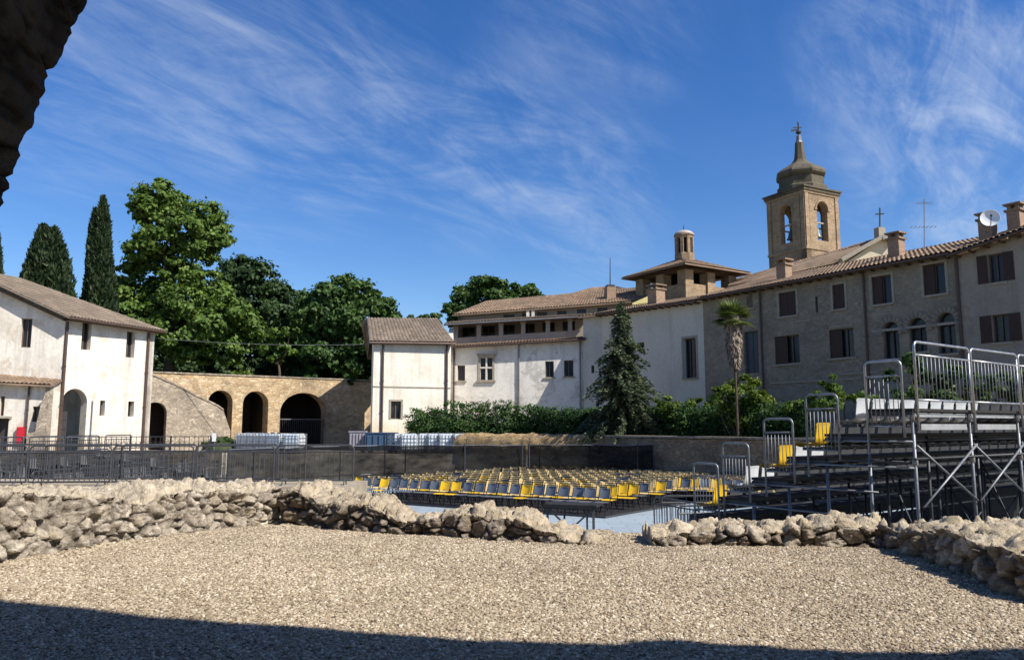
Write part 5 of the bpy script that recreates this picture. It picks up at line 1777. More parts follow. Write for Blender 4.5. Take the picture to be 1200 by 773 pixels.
def palm():
    y = 36.0
    base = Vector((ray(865, 505)[0] * y, y, ZG))
    hub = P(859, 373, y)
    t = thing('fan_palm', 'slim fan palm with a shaggy skirt of dead fronds before the stone house', 'tree', base)
    MB().tube([base - Vector((0, 0, .3)), base.lerp(hub, .5), hub], [.07, .055, .075], 9).build('trunk', M['bark'], t)
    # green fronds
    mbv = []; C = []; T = []; B = []
    for i in range(46):
        a = random.uniform(0, 2 * PI); el = random.uniform(-.55, 1.35)
        d = Vector((math.cos(a) * math.cos(el), math.sin(a) * math.cos(el), math.sin(el)))
        st = hub + d * random.uniform(.25, .42)
        sd = d.cross(Vector((0, 0, 1))); sd = sd.normalized() if sd.length > .01 else Vector((1, 0, 0)); up = sd.cross(d)
        for k in range(15):
            b_ = -1.15 + 2.3 * k / 14
            L = .80 * (1 - .25 * abs(b_)) * random.uniform(.85, 1.15)
            dd = (d * math.cos(b_) + sd * math.sin(b_) - Vector((0, 0, .18))).normalized()
            C.append(st + dd * L / 2); T.append(dd * L / 2); B.append((dd.cross(up)).normalized() * .032)
    quads_mesh('fronds', np.array([tuple(c) for c in C]), np.array([tuple(c) for c in T]), np.array([tuple(c) for c in B]), M['palm_leaf'], t)
    C = []; T = []; B = []
    bot = EYE + ray(860, 432)[1] * y
    for i in range(2600):
        f_ = random.random(); z = hub.z + .05 + (bot - hub.z) * f_
        a = random.uniform(0, 2 * PI); rad = (.40 - .20 * f_ ** 2.2) * random.uniform(.5, 1.1)
        p = base.lerp(hub, (z - base.z) / (hub.z - base.z)); p.z = z
        C.append(p + Vector((rad * math.cos(a), rad * math.sin(a), 0)))
        L = random.uniform(.08, .2)
        T.append(Vector((math.cos(a) * .35, math.sin(a) * .35, -1)) * L + Vector((random.gauss(0, .03), random.gauss(0, .03), 0)))
        B.append(Vector((-math.sin(a), math.cos(a), random.gauss(0, .4))) * .035)
    quads_mesh('dead_fronds', np.array([tuple(c) for c in C]), np.array([tuple(c) for c in T]), np.array([tuple(c) for c in B]), M['palm_dry'], t)


palm()


def hedge():
    """clipped evergreen hedge along the far rim"""
    a = PX(486, 49.0); pts = [a, PX(560, 48.3), PX(690, 46.2), PX(760, 43.6), PX(850, 38.8), PX(945, 33.8)]
    t = thing('hedge', 'long dark evergreen hedge running along the arena rim', 'hedge', a)
    Cl = []
    for i in range(len(pts) - 1):
        L = (pts[i + 1] - pts[i]).length; n = int(L / .42)
        for k in range(n):
            p = pts[i].lerp(pts[i + 1], k / n)
            px = 600 + p.x / p.y * F
            ht = 2.7 + .25 * noise.noise(p * .55) + .12 * noise.noise(p * 1.7) + (.45 if 520 < px < 600 else 0) - (.15 if px > 780 else 0)
            for z in (.45, 1.05, 1.6, 2.05):
                Cl.append(((p.x + random.uniform(-.12, .12), p.y + random.uniform(-.45, .45), min(z, ht - .5)), .60))
            Cl.append(((p.x, p.y + random.uniform(-.3, .3), ht - .38), .45))
    leaf_cloud('foliage', Cl, 150000, .062, M['hedge'], t, sub=90, flat=1.0, spread=.5)
    st = MB()
    for i in range(len(pts) - 1):
        pl = Pl(pts[i], pts[i + 1]); st.obox(pl.pt(.05, .02, -.15), pl.t * (pl.L - .1), pl.n * .3, Vector((0, 0, 1.55)))
    st.build('branches_or_core', M['leaf_dark'], t)  # dark box added inside the hedge to block light


hedge()


def bush(label, lst, y, base_px, leaf, n, size, jit=.5, name='bush', group='bushes before the stone house', **kw):
    b = PX(base_px, y)
    t = thing(name, label, 'bush', b, group)
    cl_ = px_clumps(lst, y, jit)
    leaf_cloud('foliage', cl_, n, size, leaf, t, **kw)
    mb = MB()
    for c, r in cl_[:6]:
        mb.tube([b, b.lerp(Vector(c), .6) + Vector((0, 0, -.1)), Vector(c)], [.05, .035, .01], 5)
    mb.build('stem', M['bark'], t)


bush('bright yellow green bush spilling over the hedge beside the palm trunk', [(870, 450, 16), (848, 462, 14), (888, 460, 15), (866, 468, 18), (840, 476, 12), (896, 474, 14), (905, 482, 10), (872, 486, 18)], 37.0, 870, M['bush_bright'], 9000, .09)
bush('light green shrub just right of the fir tree', [(778, 470, 10), (800, 472, 12), (815, 470, 9), (790, 482, 12), (825, 480, 10)], 41.5, 800, M['bush_bright'], 4500, .085)
bush('green shrub behind the grandstand steps left of the arched windows', [(975, 450, 12), (990, 460, 14), (962, 468, 13), (1010, 462, 12), (980, 475, 16), (1020, 470, 10), (930, 476, 10), (945, 470, 11)], 33, 985, M['leaf_bright'], 6500, .085)
bush('climbing shrub below the arched windows behind the grandstand rail', [(1062, 420, 11), (1075, 432, 15), (1095, 436, 14), (1050, 440, 12), (1115, 432, 11), (1120, 448, 15), (1085, 455, 18), (1060, 462, 16), (1105, 468, 18), (1140, 462, 16), (1135, 440, 10)], 31, 1090, M['leaf_mid'], 10000, .085)
bush('leafy shrub at the right edge behind the grandstand rail', [(1165, 448, 14), (1185, 440, 14), (1195, 458, 16), (1172, 466, 14), (1205, 445, 14)], 28.5, 1182, M['leaf_mid'], 6000, .085)

# grassy heap below the stair
gp = P(262, 516, 50.5)
ht = thing('earth_heap', 'grassy earth heap at the foot of the sloping stair parapet', 'heap', (gp.x, gp.y, 0))
hm = MB(); hm.lathe([(1.5, -.1), (1.25, .3), (.9, .62), (.45, .85), (.05, .92)], (gp.x, gp.y, 0), 18)
hm.v = [v + noise.noise_vector(v * 1.3) * .18 for v in hm.v]
hm.build('earth', hill_mat(), ht, True)
leaf_cloud('grass_tufts', [((gp.x + random.uniform(-1, 1), gp.y + random.uniform(-1, .4), random.uniform(.2, .8)), .3) for _ in range(16)], 1600, .09, M['leaf_mid'], ht, up=.8)

# ------------------------------------------------------------------ water tanks and site things on the far bank


def make_tank():
    t = thing('water_tank', 'white caged water tank', 'tank', (0, 0, 0), 'caged white tanks on the far bank')
    b = MB(); b.box((0, 0, .68), (1.0, 1.16, .98))
    bm = bmesh.new(); me = mesh_from('bottle', b.v, b.f); bm.from_mesh(me)
    bmesh.ops.bevel(bm, geom=list(bm.edges), offset=.09, segments=3, affect='EDGES'); bm.to_mesh(me); bm.free()
    link('bottle', me, M['tank_plastic'], t)
    MB().lathe([(.13, 1.16), (.13, 1.22), (.11, 1.24)], (0, 0, 0), 14).build('lid', M['chair_black'], t)
    c = MB()
    for z in (.22, .45, .68, .91, 1.12):
        lp = [(-.53, -.61, z), (.53, -.61, z), (.53, .61, z), (-.53, .61, z), (-.53, -.61, z)]
        for i in range(4): c.bar(lp[i], lp[i + 1], .022)
    for k in range(6):
        x = -.5 + 1.0 * k / 5
        for yy in (-.61, .61): c.bar((x, yy, .16), (x, yy, 1.16), .022)
        yv = -.58 + 1.16 * k / 5
        for xx in (-.53, .53): c.bar((xx, yv, .16), (xx, yv, 1.16), .022)
    c.build('cage', M['steel'], t)
    p = MB()
    for x in (-.42, 0, .42): p.box((x, 0, .05), (.12, 1.18, .09))
    for k in range(6): p.box((0, -.53 + 1.06 * k / 5, .123), (1.08, .12, .05))
    p.build('pallet', M['pallet_wood'], t)
    return t


tank0 = make_tank()
first = True


def put_tank(px, y, rz, label):
    global first
    p = PX(px, y); p.z = ZG
    if first:
        tank0.location = p; tank0.rotation_euler = (0, 0, rz); tank0['label'] = label; first = False
        return
    copy_thing(tank0, p, rz, label)


a_, b_ = PX(289, 50.0), PX(334, 46.8)
TW = ['leftmost white caged tank of the left row, under the first arch', 'second white caged tank from the left end of the left row', 'third white caged tank from the left in the row before the arches',
      'fourth white caged tank in the left row, below the middle arch', 'fifth white caged tank in the left row, counted from its left end', 'sixth white caged tank in the left row, last before the nearest one']
for k, lb in enumerate(TW):
    p = a_.lerp(b_, k / 6.0); put_tank(600 + p.x / p.y * F, p.y, R(-18), lb)
put_tank(346, 46.6, R(-6), 'nearest brightest caged tank at the right end of the left row')
for px_, y_, lb in ((465, 47.6, 'lone white caged tank just right of the blue skip'), (480, 46.8, 'white caged tank with a pale panel left of the right hand row'),
                    (500, 47.4, 'greyish caged tank second in the right row below the hedge'), (511, 47.2, 'greyish caged tank third in the right row below the hedge'),
                    (524, 47.0, 'greyish caged tank fourth in the right row below the hedge'), (541, 46.6, 'bright caged tank at the right end, touching the straw coloured wall')):
    put_tank(px_, y_, R(8), lb)


def site_box(name, label, cat, px, y, wdt, dep, h, mat, rz=0.0):
    p = PX(px, y)
    t = thing(name, label, cat, p)
    b = MB(); b.box((p.x, p.y, .14 + (h - .14) / 2), (wdt, dep, h - .14), rz); b.build('body', mat, t)
    rb = MB(); ca, sa = math.cos(rz), math.sin(rz)
    for k in range(5):
        x = -wdt / 2 + wdt * (k + .5) / 5
        rb.box((p.x + ca * x + sa * (dep / 2 + .03), p.y + sa * x - ca * (dep / 2 + .03), h / 2 + .05), (.08, .07, h - .25), rz)
    rb.build('ribs', mat, t)
    MB().box((p.x, p.y, h + .03), (wdt + .1, dep + .1, .06), rz).build('rim', mat, t)
    f = MB()
    for s_ in (-1, 1): f.box((p.x + ca * s_ * wdt * .35, p.y + sa * s_ * wdt * .35, .07), (.16, dep, .14), rz)
    f.build('skids', M['chair_black'], t)


site_box('steel_skip', 'dark blue steel skip among the tanks before the cream block', 'skip', 447, 47.6, 1.75, 1.3, 1.18, M['blue_steel'], .05)
site_box('metal_cabinet', 'lilac grey metal cabinet left of the blue skip', 'cabinet', 420, 48.2, .95, .8, 1.25, M['lilac_grey'], .05)

# white notice panel by the stair foot
np_ = PX(252, 47)
wp_ = thing('notice_panel', 'small white panel on a post near the foot of the stair', 'sign', np_)
MB().box((np_.x, np_.y, .95), (.22, .05, .5), .1).build('panel', M['white_paint'], wp_)
MB().tube([(np_.x, np_.y + .05, 0), (np_.x, np_.y + .05, 1.2)], .03, 6).build('post', M['zinc'], wp_)


# iron railing in front of left house
def railing(label, a, b, z, h=1.0, step=.14, mat=None, ornament=False):
    pl = Pl(a, b)
    t = thing('iron_railing', label, 'railing', pl.pt(0, z), None)
    n = max(1, int(pl.L / 2.0))
    for i in range(n + 1):
        u = pl.L * i / n
        MB().bar(pl.pt(u, z, 0), pl.pt(u, z + h + .06, 0), .055).build('post', mat, t)
    for zz_ in (z + .12, z + h): MB().bar(pl.pt(0, zz_, 0), pl.pt(pl.L, zz_, 0), .045).build('rail', mat, t)
    r_ = MB(); k = int(pl.L / step)
    for i in range(k):
        u = pl.L * (i + .5) / k
        r_.bar(pl.pt(u, z + .14, 0), pl.pt(u, z + h - .02, 0), .024)
        if ornament:
            uc = u + step / 2
            r_.tube([pl.pt(uc + step * .42 * math.cos(q), z + h * .55 + step * .8 * math.sin(q), 0) for q in np.linspace(0, 2 * PI, 9)], .012, 3)
    r_.build('bars', mat, t)
    return t


railing('grey railing along the terrace before the left house and lean-to', PX(-12, 42.5), PX(118, 42.8), ZG + .02, 1.0, .42, M['grey_steel'], False)
railing('ornamental iron railing on the bank below the stair wall', PX(106, 43.6), PX(248, 45.2), ZG + .02, 1.0, .25, M['iron'], True)
lp_ = PX(107, 43.0)
MB().tube([(lp_.x, lp_.y, 0), (lp_.x, lp_.y, 3.0)], .05, 8).build('thin_post', M['zinc'])
tag(bpy.data.objects['thin_post'], 'thin grey post standing before the arched doorway of the left house', 'post')

# ------------------------------------------------------------------ crowd barriers


def make_barrier():
    t = thing('crowd_barrier', 'grey steel crowd barrier', 'barrier', (0, 0, 0), 'steel barriers along the left edge of the arena')
    wd, h = 2.1, 1.08
    f = MB()
    lp = []
    r = .12
    for cx_, cz_, a0 in ((wd / 2 - r, h - r, 0), (-wd / 2 + r, h - r, 90)):
        for k in range(5): lp.append((cx_ + r * math.cos(R(a0 + k * 22.5)), 0, cz_ + r * math.sin(R(a0 + k * 22.5))))
    lp = [(wd / 2, 0, .12)] + lp + [(-wd / 2, 0, .12), (wd / 2, 0, .12)]
    f.tube(lp, .025, 6); f.tube([(-wd / 2, 0, h - .18), (wd / 2, 0, h - .18)], .02, 5)
    f.build('frame', M['dark_steel'], t)
    b = MB()
    for k in range(15):
        x = -wd / 2 + wd * (k + 1) / 16; b.tube([(x, 0, .12), (x, 0, h - .18)], .012, 5)
    b.build('bars', M['dark_steel'], t)
    for s_ in (-1, 1):
        MB().tube([(s_ * (wd / 2 - .22), -.3, .0), (s_ * (wd / 2 - .22), -.2, .1), (s_ * (wd / 2 - .22), 0, .13), (s_ * (wd / 2 - .22), .2, .1), (s_ * (wd / 2 - .22), .3, .0)], .018, 5).build('foot', M['dark_steel'], t)
    return t


bar0 = make_barrier()
bar0.location = (-14.1, 21.0, ZG)
bar0['label'] = 'steel barrier at the left edge, behind the tallest part of the rubble wall'
LB_ = ['second steel barrier from the left edge, bars before the dark seats', 'third steel barrier from the left edge behind the rubble wall', 'fourth steel barrier from the left, beside the foot of the seat steps', 'fifth steel barrier from the left, last before the black netting']
for k, lb in enumerate(LB_):
    copy_thing(bar0, (-14.1 + 2.16 * (k + 1), 21.0 + .18 * (k + 1), ZG), R(5), lb)
bar0.rotation_euler = (0, 0, R(5))
# arena floor barriers on the right
for (x0, y0), rz, lb in (((4.35, 21.0), R(-68), 'dark barrier turned edgewise at the corner of the grey floor'), ((5.1, 19.6), R(12), 'dark barrier across the lowest grandstand steps, bars against the grey floor'), ((5.25, 22.2), R(4), 'rear dark barrier standing before the right end of the yellow chairs')):
    copy_thing(bar0, (x0, y0, FLOOR_Z), rz, lb, 'barriers on the arena floor')


for k in range(4):
    copy_thing(bar0, (-14.6 + 2.25 * k + random.uniform(-.1, .1), 22.55 + random.uniform(-.15, .15), ZG), R(random.uniform(-6, 10)),
               'dark steel barrier in the second line close behind the front left fence', 'second line of barriers at the left')


def brace_panel():
    c0, c1 = PX(641, 20.2), PX(694, 19.8)
    pl = Pl(c0, c1); z = FLOOR_Z
    t = thing('brace_frame', 'dark scaffold frame with crossed braces standing on the grey floor', 'frame', pl.pt(pl.L / 2, z))
    hgt = 1.15
    for u in (0, pl.L): MB().bar(pl.pt(u, z, 0), pl.pt(u, z + hgt, 0), .06).build('post', M['dark_steel'], t)
    for a, b in (((0, .98), (pl.L, .98)),): MB().bar(pl.pt(a[0] + .03, z + a[1], 0), pl.pt(b[0] - .03, z + b[1], 0), .05).build('rail', M['dark_steel'], t)
    for a, b, o in (((.03, .95), (pl.L * .52, .42), .03), ((pl.L - .03, .95), (pl.L * .48, .42), -.03)): MB().bar(pl.pt(a[0], z + a[1], o), pl.pt(b[0], z + b[1], o), .04).build('brace', M['dark_steel'], t)
    MB().bar(pl.pt(pl.L * .28, z, -.4), pl.pt(pl.L * .28, z + 1.0, -.4), .05).build('post', M['dark_steel'], t)
    MB().bar(pl.pt(pl.L * .78, z, -.4), pl.pt(pl.L * .78, z + 1.0, -.4), .05).build('post', M['dark_steel'], t)
    MB().box(pl.pt(pl.L / 2, z + 1.03, -.3), (pl.L + .2, .75, .05), math.atan2(pl.t.y, pl.t.x)).build('deck', M['deck_ply'], t)


brace_panel()

# ------------------------------------------------------------------ black netting


def netting(label, pts, z0, z1, posts):
    t = thing('netting_fence', label, 'netting', (*pts[0][:2], z0), 'black shade netting round the arena')
    V = []; Fc = []
    nz = 7; cnt = 0; prev = None
    for i in range(len(pts) - 1):
        a, b = Vector(pts[i]), Vector(pts[i + 1]); L = (b - a).length; n = int(L / .25)
        for k in range(n + (1 if i == len(pts) - 2 else 0)):
            f_ = k / n; p = a.lerp(b, f_)
            sag = .07 * math.sin(f_ * PI * max(1, round(L / 2.4))) ** 2
            for j in range(nz):
                q = j / (nz - 1)
                V.append((p.x + .05 * noise.noise(Vector((p.x * 1.2, q * 2, 1))), p.y + .10 * noise.noise(Vector((p.x * 1.5, q * 2.5, 7))), z0 + (z1 - z0 - sag) * q))
            cnt += 1
    for i in range(cnt - 1):
        for j in range(nz - 1):
            a = i * nz + j; Fc.append((a, a + nz, a + nz + 1, a + 1))
    link('net', mesh_from('net', V, Fc, True), M['net'], t)
    for p in posts:
        MB().tube([(p[0], p[1] - .06, z0 - .05), (p[0], p[1] - .06, z1 + .05)], .035, 6).build('post', M['dark_steel'], t)
    for dz, dy in ((z1 - .02, .03), (z0 + .55, .05)):
        rl = MB(); rl.tube([(p[0], p[1] + dy, dz) for p in pts], .02, 5)
        rl.build('rail', M['grey_steel'], t)


def pxy(px, y): v = PX(px, y); return (v.x, v.y, 0)


netting('long black netting fence before the tanks at the back of the chairs', [pxy(268, 34.0), pxy(360, 38.5), pxy(450, 41.5), pxy(616, 41.8)], FLOOR_Z, EYE - .98, [pxy(x, 34 + (x - 268) * .048 if x < 430 else 41.7) for x in (270, 300, 335, 360, 400, 452, 476, 545, 612)])
netting('shorter sagging black netting fence against the dark retaining wall', [pxy(618, 39.6), pxy(690, 39.0), pxy(765, 38.4)], FLOOR_Z, EYE - .9, [pxy(620, 39.6), pxy(632, 39.6), pxy(746, 38.6), pxy(765, 38.4)])


netting('black netting added to darken the foot of the terrace at the far left', [pxy(-14, 39.0), pxy(120, 40.0), pxy(262, 41.5)], FLOOR_Z, EYE - 1.25, [pxy(x, 40) for x in (20, 75, 130, 190, 250)])  # extra net put in to cover the brightly lit bank


# ------------------------------------------------------------------ chairs


def make_chair(back_mat, label):
    """stacking chair facing -y, origin on the floor"""
    t = thing('stacking_chair', label, 'chair', (0, 0, 0), 'chairs set out on the arena floor')
    s_ = MB()
    n = 5
    for i in range(n):                     # dished seat
        for j in range(2): pass
    s_.add([(-.21, -.22, .44), (.21, -.22, .44), (.21, .16, .42), (-.21, .16, .42), (-.20, -.22, .415), (.20, -.22, .415), (.20, .16, .395), (-.20, .16, .395), (-.21, -.25, .405), (.21, -.25, .405)],
           [(0, 1, 2, 3), (4, 7, 6, 5), (0, 8, 9, 1), (1, 5, 6, 2), (3, 2, 6, 7), (0, 3, 7, 4), (8, 4, 5, 9)])
    s_.build('seat', back_mat, t)
    b = MB()
    V = []; Fc = []
    for k in range(5):
        q = k / 4; z = .52 + .33 * q; yb = .17 + .13 * q
        for i in range(7):
            x = -.20 + .40 * i / 6
            V.append((x, yb - .035 * (1 - (2 * i / 6 - 1) ** 2) * -1, z))
    for k in range(4):
        for i in range(6):
            a = k * 7 + i; Fc.append((a, a + 1, a + 8, a + 7))
    m_ = len(V); V2 = V + [(x, y + .018, z) for x, y, z in V]
    Fc2 = Fc + [tuple(i + m_ for i in f[::-1]) for f in Fc]
    rim = [k for k in range(7)] + [7 * k + 6 for k in range(1, 5)] + [28 + i for i in range(5, -1, -1)] + [7 * k for k in range(3, 0, -1)]
    for i in range(len(rim)):
        a, c = rim[i], rim[(i + 1) % len(rim)]; Fc2.append((a, c, c + m_, a + m_))
    b.add(V2, Fc2); b.build('backrest', back_mat, t)
    f = MB()
    for sx in (-1, 1):
        f.tube([(sx * .235, -.24, 0), (sx * .225, -.2, .40), (sx * .225, .15, .41), (sx * .225, .2, .52), (sx * .222, .33, .88)], .014, 5)
        f.tube([(sx * .235, .28, 0), (sx * .225, .10, .405)], .014, 5)
    f.tube([(-.222, .33, .88), (.222, .33, .88)], .016, 5); f.tube([(-.222, .215, .53), (.222, .215, .53)], .013, 5)
    f.build('frame', M['chair_black'], t)
    return t


KINDS = dict(
    dark=make_chair(M['seat_dark'], 'black framed chair with a smooth grey shell in the nearest row'),
    beige=make_chair(M['seat_beige'], 'straw beige chair in the packed middle rows of the arena'),
    yellow=make_chair(M['seat_yellow'], 'bright yellow chair among the dark chairs of the nearest row'))
USED = set()
ROOTS = list(KINDS.values())


def put_chair(kind, x, y, rz, label=None, group=None):
    t = KINDS[kind]
    if kind not in USED:
        USED.add(kind); t.location = (x, y, FLOOR_Z + .066); t.rotation_euler = (0, 0, rz)
        if label: t['label'] = label
        if group: t['group'] = group
        return t
    return copy_thing(t, (x, y, FLOOR_Z + .066), rz, label, group)


C0 = Vector((3.0, 26.6, 0)); TR = Vector((-.853, .523, 0)).normalized(); NRW = Vector((.62, .785, 0)).normalized()
rz_ch = math.atan2(TR.y, TR.x) + PI       # chairs face the camera side
YEL = {(0, 6), (0, 12), (0, 13), (0, 19), (0, 22), (1, 4), (1, 9)}
late = []
NR, NC = 13, 23
IND_ROWS = 9
for r_ in range(NR):
    for c_ in range(NC):
        p = C0 + TR * (.51 * c_ + (.25 if r_ % 2 else 0)) + NRW * (1.05 * r_)
        jx = random.uniform(-.05, .05); p.y += random.uniform(-.06, .06)
        rzz = rz_ch + random.uniform(-.12, .12)
        if r_ >= IND_ROWS:
            late.append((p.x + jx, p.y, rzz)); continue
        if (r_, c_) in YEL or (c_ == 0 and r_ in (1, 2, 4)) or (c_ == 1 and r_ in (2, 3)):
            put_chair('yellow', p.x + jx, p.y, rzz, 'bright yellow chair in the nearest row of dark chairs' if r_ == 0 else 'bright yellow chair at the right end of the packed rows', 'yellow chairs on the arena floor')
        elif r_ == 0 or c_ == 0:
            put_chair('dark', p.x + jx, p.y, rzz, 'black framed grey chair along the near edge of the chair block', 'dark chairs along the near edge')
        elif random.random() < .035:
            put_chair('yellow', p.x + jx, p.y, rzz, 'bright yellow chair scattered among the straw beige rows', 'yellow chairs among the beige rows')
        elif random.random() < .12:
            put_chair('dark', p.x + jx, p.y, rzz, 'black framed grey chair scattered among the straw beige rows', 'dark chairs among the beige rows')
        else:
            put_chair('beige', p.x + jx, p.y, rzz, 'straw beige chair in the packed middle rows of the arena', 'beige chairs in packed rows')
# second block to the right
def platform(label, pts):
    t = thing('added_platform', label, 'platform', (*pts[0], FLOOR_Z), 'low dark platforms added under the chairs')
    MB().prism([(x, y, FLOOR_Z + .01) for x, y in pts], (0, 0, .055)).build('deck', M['black_beam'], t)  # low slab added to give a dark band under the chairs
    ed = MB()
    for i in range(len(pts)):
        a, b = pts[i], pts[(i + 1) % len(pts)]
        ed.bar((a[0], a[1], FLOOR_Z + .034), (b[0], b[1], FLOOR_Z + .034), .03, .064)
    ed.build('edge', M['dark_steel'], t)


q0 = C0 - TR * .34 - NRW * .34; q1 = C0 + TR * 12.0 - NRW * .34; q2 = q1 + NRW * 13.6; q3 = q0 + NRW * 13.6
platform('low dark platform added to darken the floor under the large central block of chairs', [(q.x, q.y) for q in (q0, q3, q2, q1)])
C1 = Vector((6.9, 32.0, 0))
q0 = C1 + TR * .5 - NRW * .45; q1 = C1 - TR * 4.3 - NRW * .45; q2 = q1 + NRW * 5.6; q3 = q0 + NRW * 5.6
platform('low dark platform added to darken the floor under the smaller right hand block of chairs', [(q.x, q.y) for q in (q0, q1, q2, q3)])
for r_ in range(9):
    for c_ in range(9):
        p = C1 + TR * (-.50 * c_) * .9 + NRW * (.82 * r_) + Vector((-.55 * r_ * .0, 0, 0))
        if r_ >= 6:
            late.append((p.x, p.y, rz_ch)); continue
        if r_ == 0 and c_ in (0, 1, 3): put_chair('yellow', p.x, p.y, rz_ch, 'bright yellow chair on the corner of the right hand block', 'yellow chairs on the arena floor')
        elif r_ == 0: put_chair('dark', p.x, p.y, rz_ch, 'black framed grey chair in the front row of the right hand block', 'dark chairs of the right hand block')
        else: put_chair('beige', p.x, p.y, rz_ch, 'straw beige chair in the right hand block under the dark wall', 'beige chairs of the right hand block')
# the farthest rows as one mass
Vt = []; Ft = []; Vm = []; Fm = []
src = KINDS['beige']
parts = {ch.name.split('.')[0]: ch.data for ch in src.children}
mbs, mbf = MB(), MB()
for x, y, rz in late:
    mt_ = Matrix.Translation((x, y, FLOOR_Z + .066)) @ Matrix.Rotation(rz, 4, 'Z')
    for nm, mb_ in (('seat', mbs), ('backrest', mbs), ('frame', mbf)):
        me = parts[nm]; mb_.add([mt_ @ v.co for v in me.vertices], [tuple(p.vertices) for p in me.polygons])
me = mesh_from('chair_rows', mbs.v + mbf.v, mbs.f + [tuple(i + len(mbs.v) for i in f) for f in mbf.f])
o = link('chair_rows', me, M['seat_beige']); me.materials.append(M['chair_black'])
mi = np.zeros(len(me.polygons), dtype=np.int32); mi[len(mbs.f):] = 1
me.polygons.foreach_set('material_index', mi)
tag(o, 'farthest rows of straw beige chairs merging into one band', kind='stuff')


# ------------------------------------------------------------------ scaffold grandstands


def make_seat(mat, label):
    t = thing('stadium_chair', label, 'chair', (0, 0, 0), 'plastic seats on the right grandstand')
    s_ = MB()
    V = []; Fc = []
    prof = [(-.26, .02), (-.24, .055), (-.05, .04), (.10, .05), (.17, .09), (.21, .22), (.24, .42), (.26, .47)]
    for y_, z_ in prof:
        for i in range(7):
            x = -.21 + .42 * i / 6; k = (2 * i / 6 - 1) ** 2
            V.append((x, y_ + (-.03 * k if z_ > .1 else 0), z_ + (.035 * k if z_ < .1 else 0)))
    n = len(prof)
    for j in range(n - 1):
        for i in range(6):
            a = j * 7 + i; Fc.append((a, a + 1, a + 8, a + 7))
    m_ = len(V); V2 = V + [(x, y + .012, z - .016) for x, y, z in V]
    s_.add(V2, Fc + [tuple(i + m_ for i in f[::-1]) for f in Fc])
    s_.build('shell', mat, t, True)
    b = MB(); b.box((0, .02, -.015), (.10, .34, .05)); b.box((-.14, .02, -.02), (.05, .3, .06)); b.box((.14, .02, -.02), (.05, .3, .06))
    b.build('bracket', M['dark_steel'], t)
    return t


SEATS = dict(white=make_seat(M['seat_white'], 'white plastic seat on the right grandstand'), yellow=make_seat(M['seat_yellow'], 'yellow plastic seat on the right grandstand'), charcoal=make_seat(M['seat_charcoal'], 'charcoal plastic seat on the right grandstand'), grey=make_seat(M['seat_grey'], 'grey plastic seat on the left grandstand'))
SUSED = set()


def put_seat(kind, loc, rz, label, group):
    t = SEATS[kind]
    if kind not in SUSED:
        SUSED.add(kind); t.location = loc; t.rotation_euler = (0, 0, rz); t['label'] = label; t['group'] = group
        return
    copy_thing(t, loc, rz, label, group)


def guard_panel(t, a, b, z, h, mat, bars=13, top_gap=.22, r=.024, name='guard_panel', loop=True):
    """tubular guard: rounded outer loop, lower frame, vertical bars"""
    pl = Pl(a, b); L = pl.L
    f = MB(); q = .09
    lp = [pl.pt(0, z - .35, 0), pl.pt(0, z + h - q, 0)]
    for k in range(1, 4): lp.append(pl.pt(q - q * math.cos(k * PI / 6), z + h - q + q * math.sin(k * PI / 6), 0))
    for k in range(0, 4): lp.append(pl.pt(L - q + q * math.sin(k * PI / 6), z + h - q + q * math.cos(k * PI / 6), 0))
    lp += [pl.pt(L, z + h - q, 0), pl.pt(L, z - .05, 0)]
    f.tube(lp, r, 8)
    f.tube([pl.pt(0, z + h - top_gap, 0), pl.pt(L, z + h - top_gap, 0)], r * .8, 7)
    f.tube([pl.pt(0, z + .14, 0), pl.pt(L, z + .14, 0)], r * .8, 7)
    g = f.build(name, mat, t, True)
    b_ = MB()
    for k in range(bars):
        u = L * (k + 1) / (bars + 1); b_.tube([pl.pt(u, z + .14, 0), pl.pt(u, z + h - top_gap, 0)], r * .34, 6)
    b_.build('bars', M['grey_steel'], g, True)
    return g


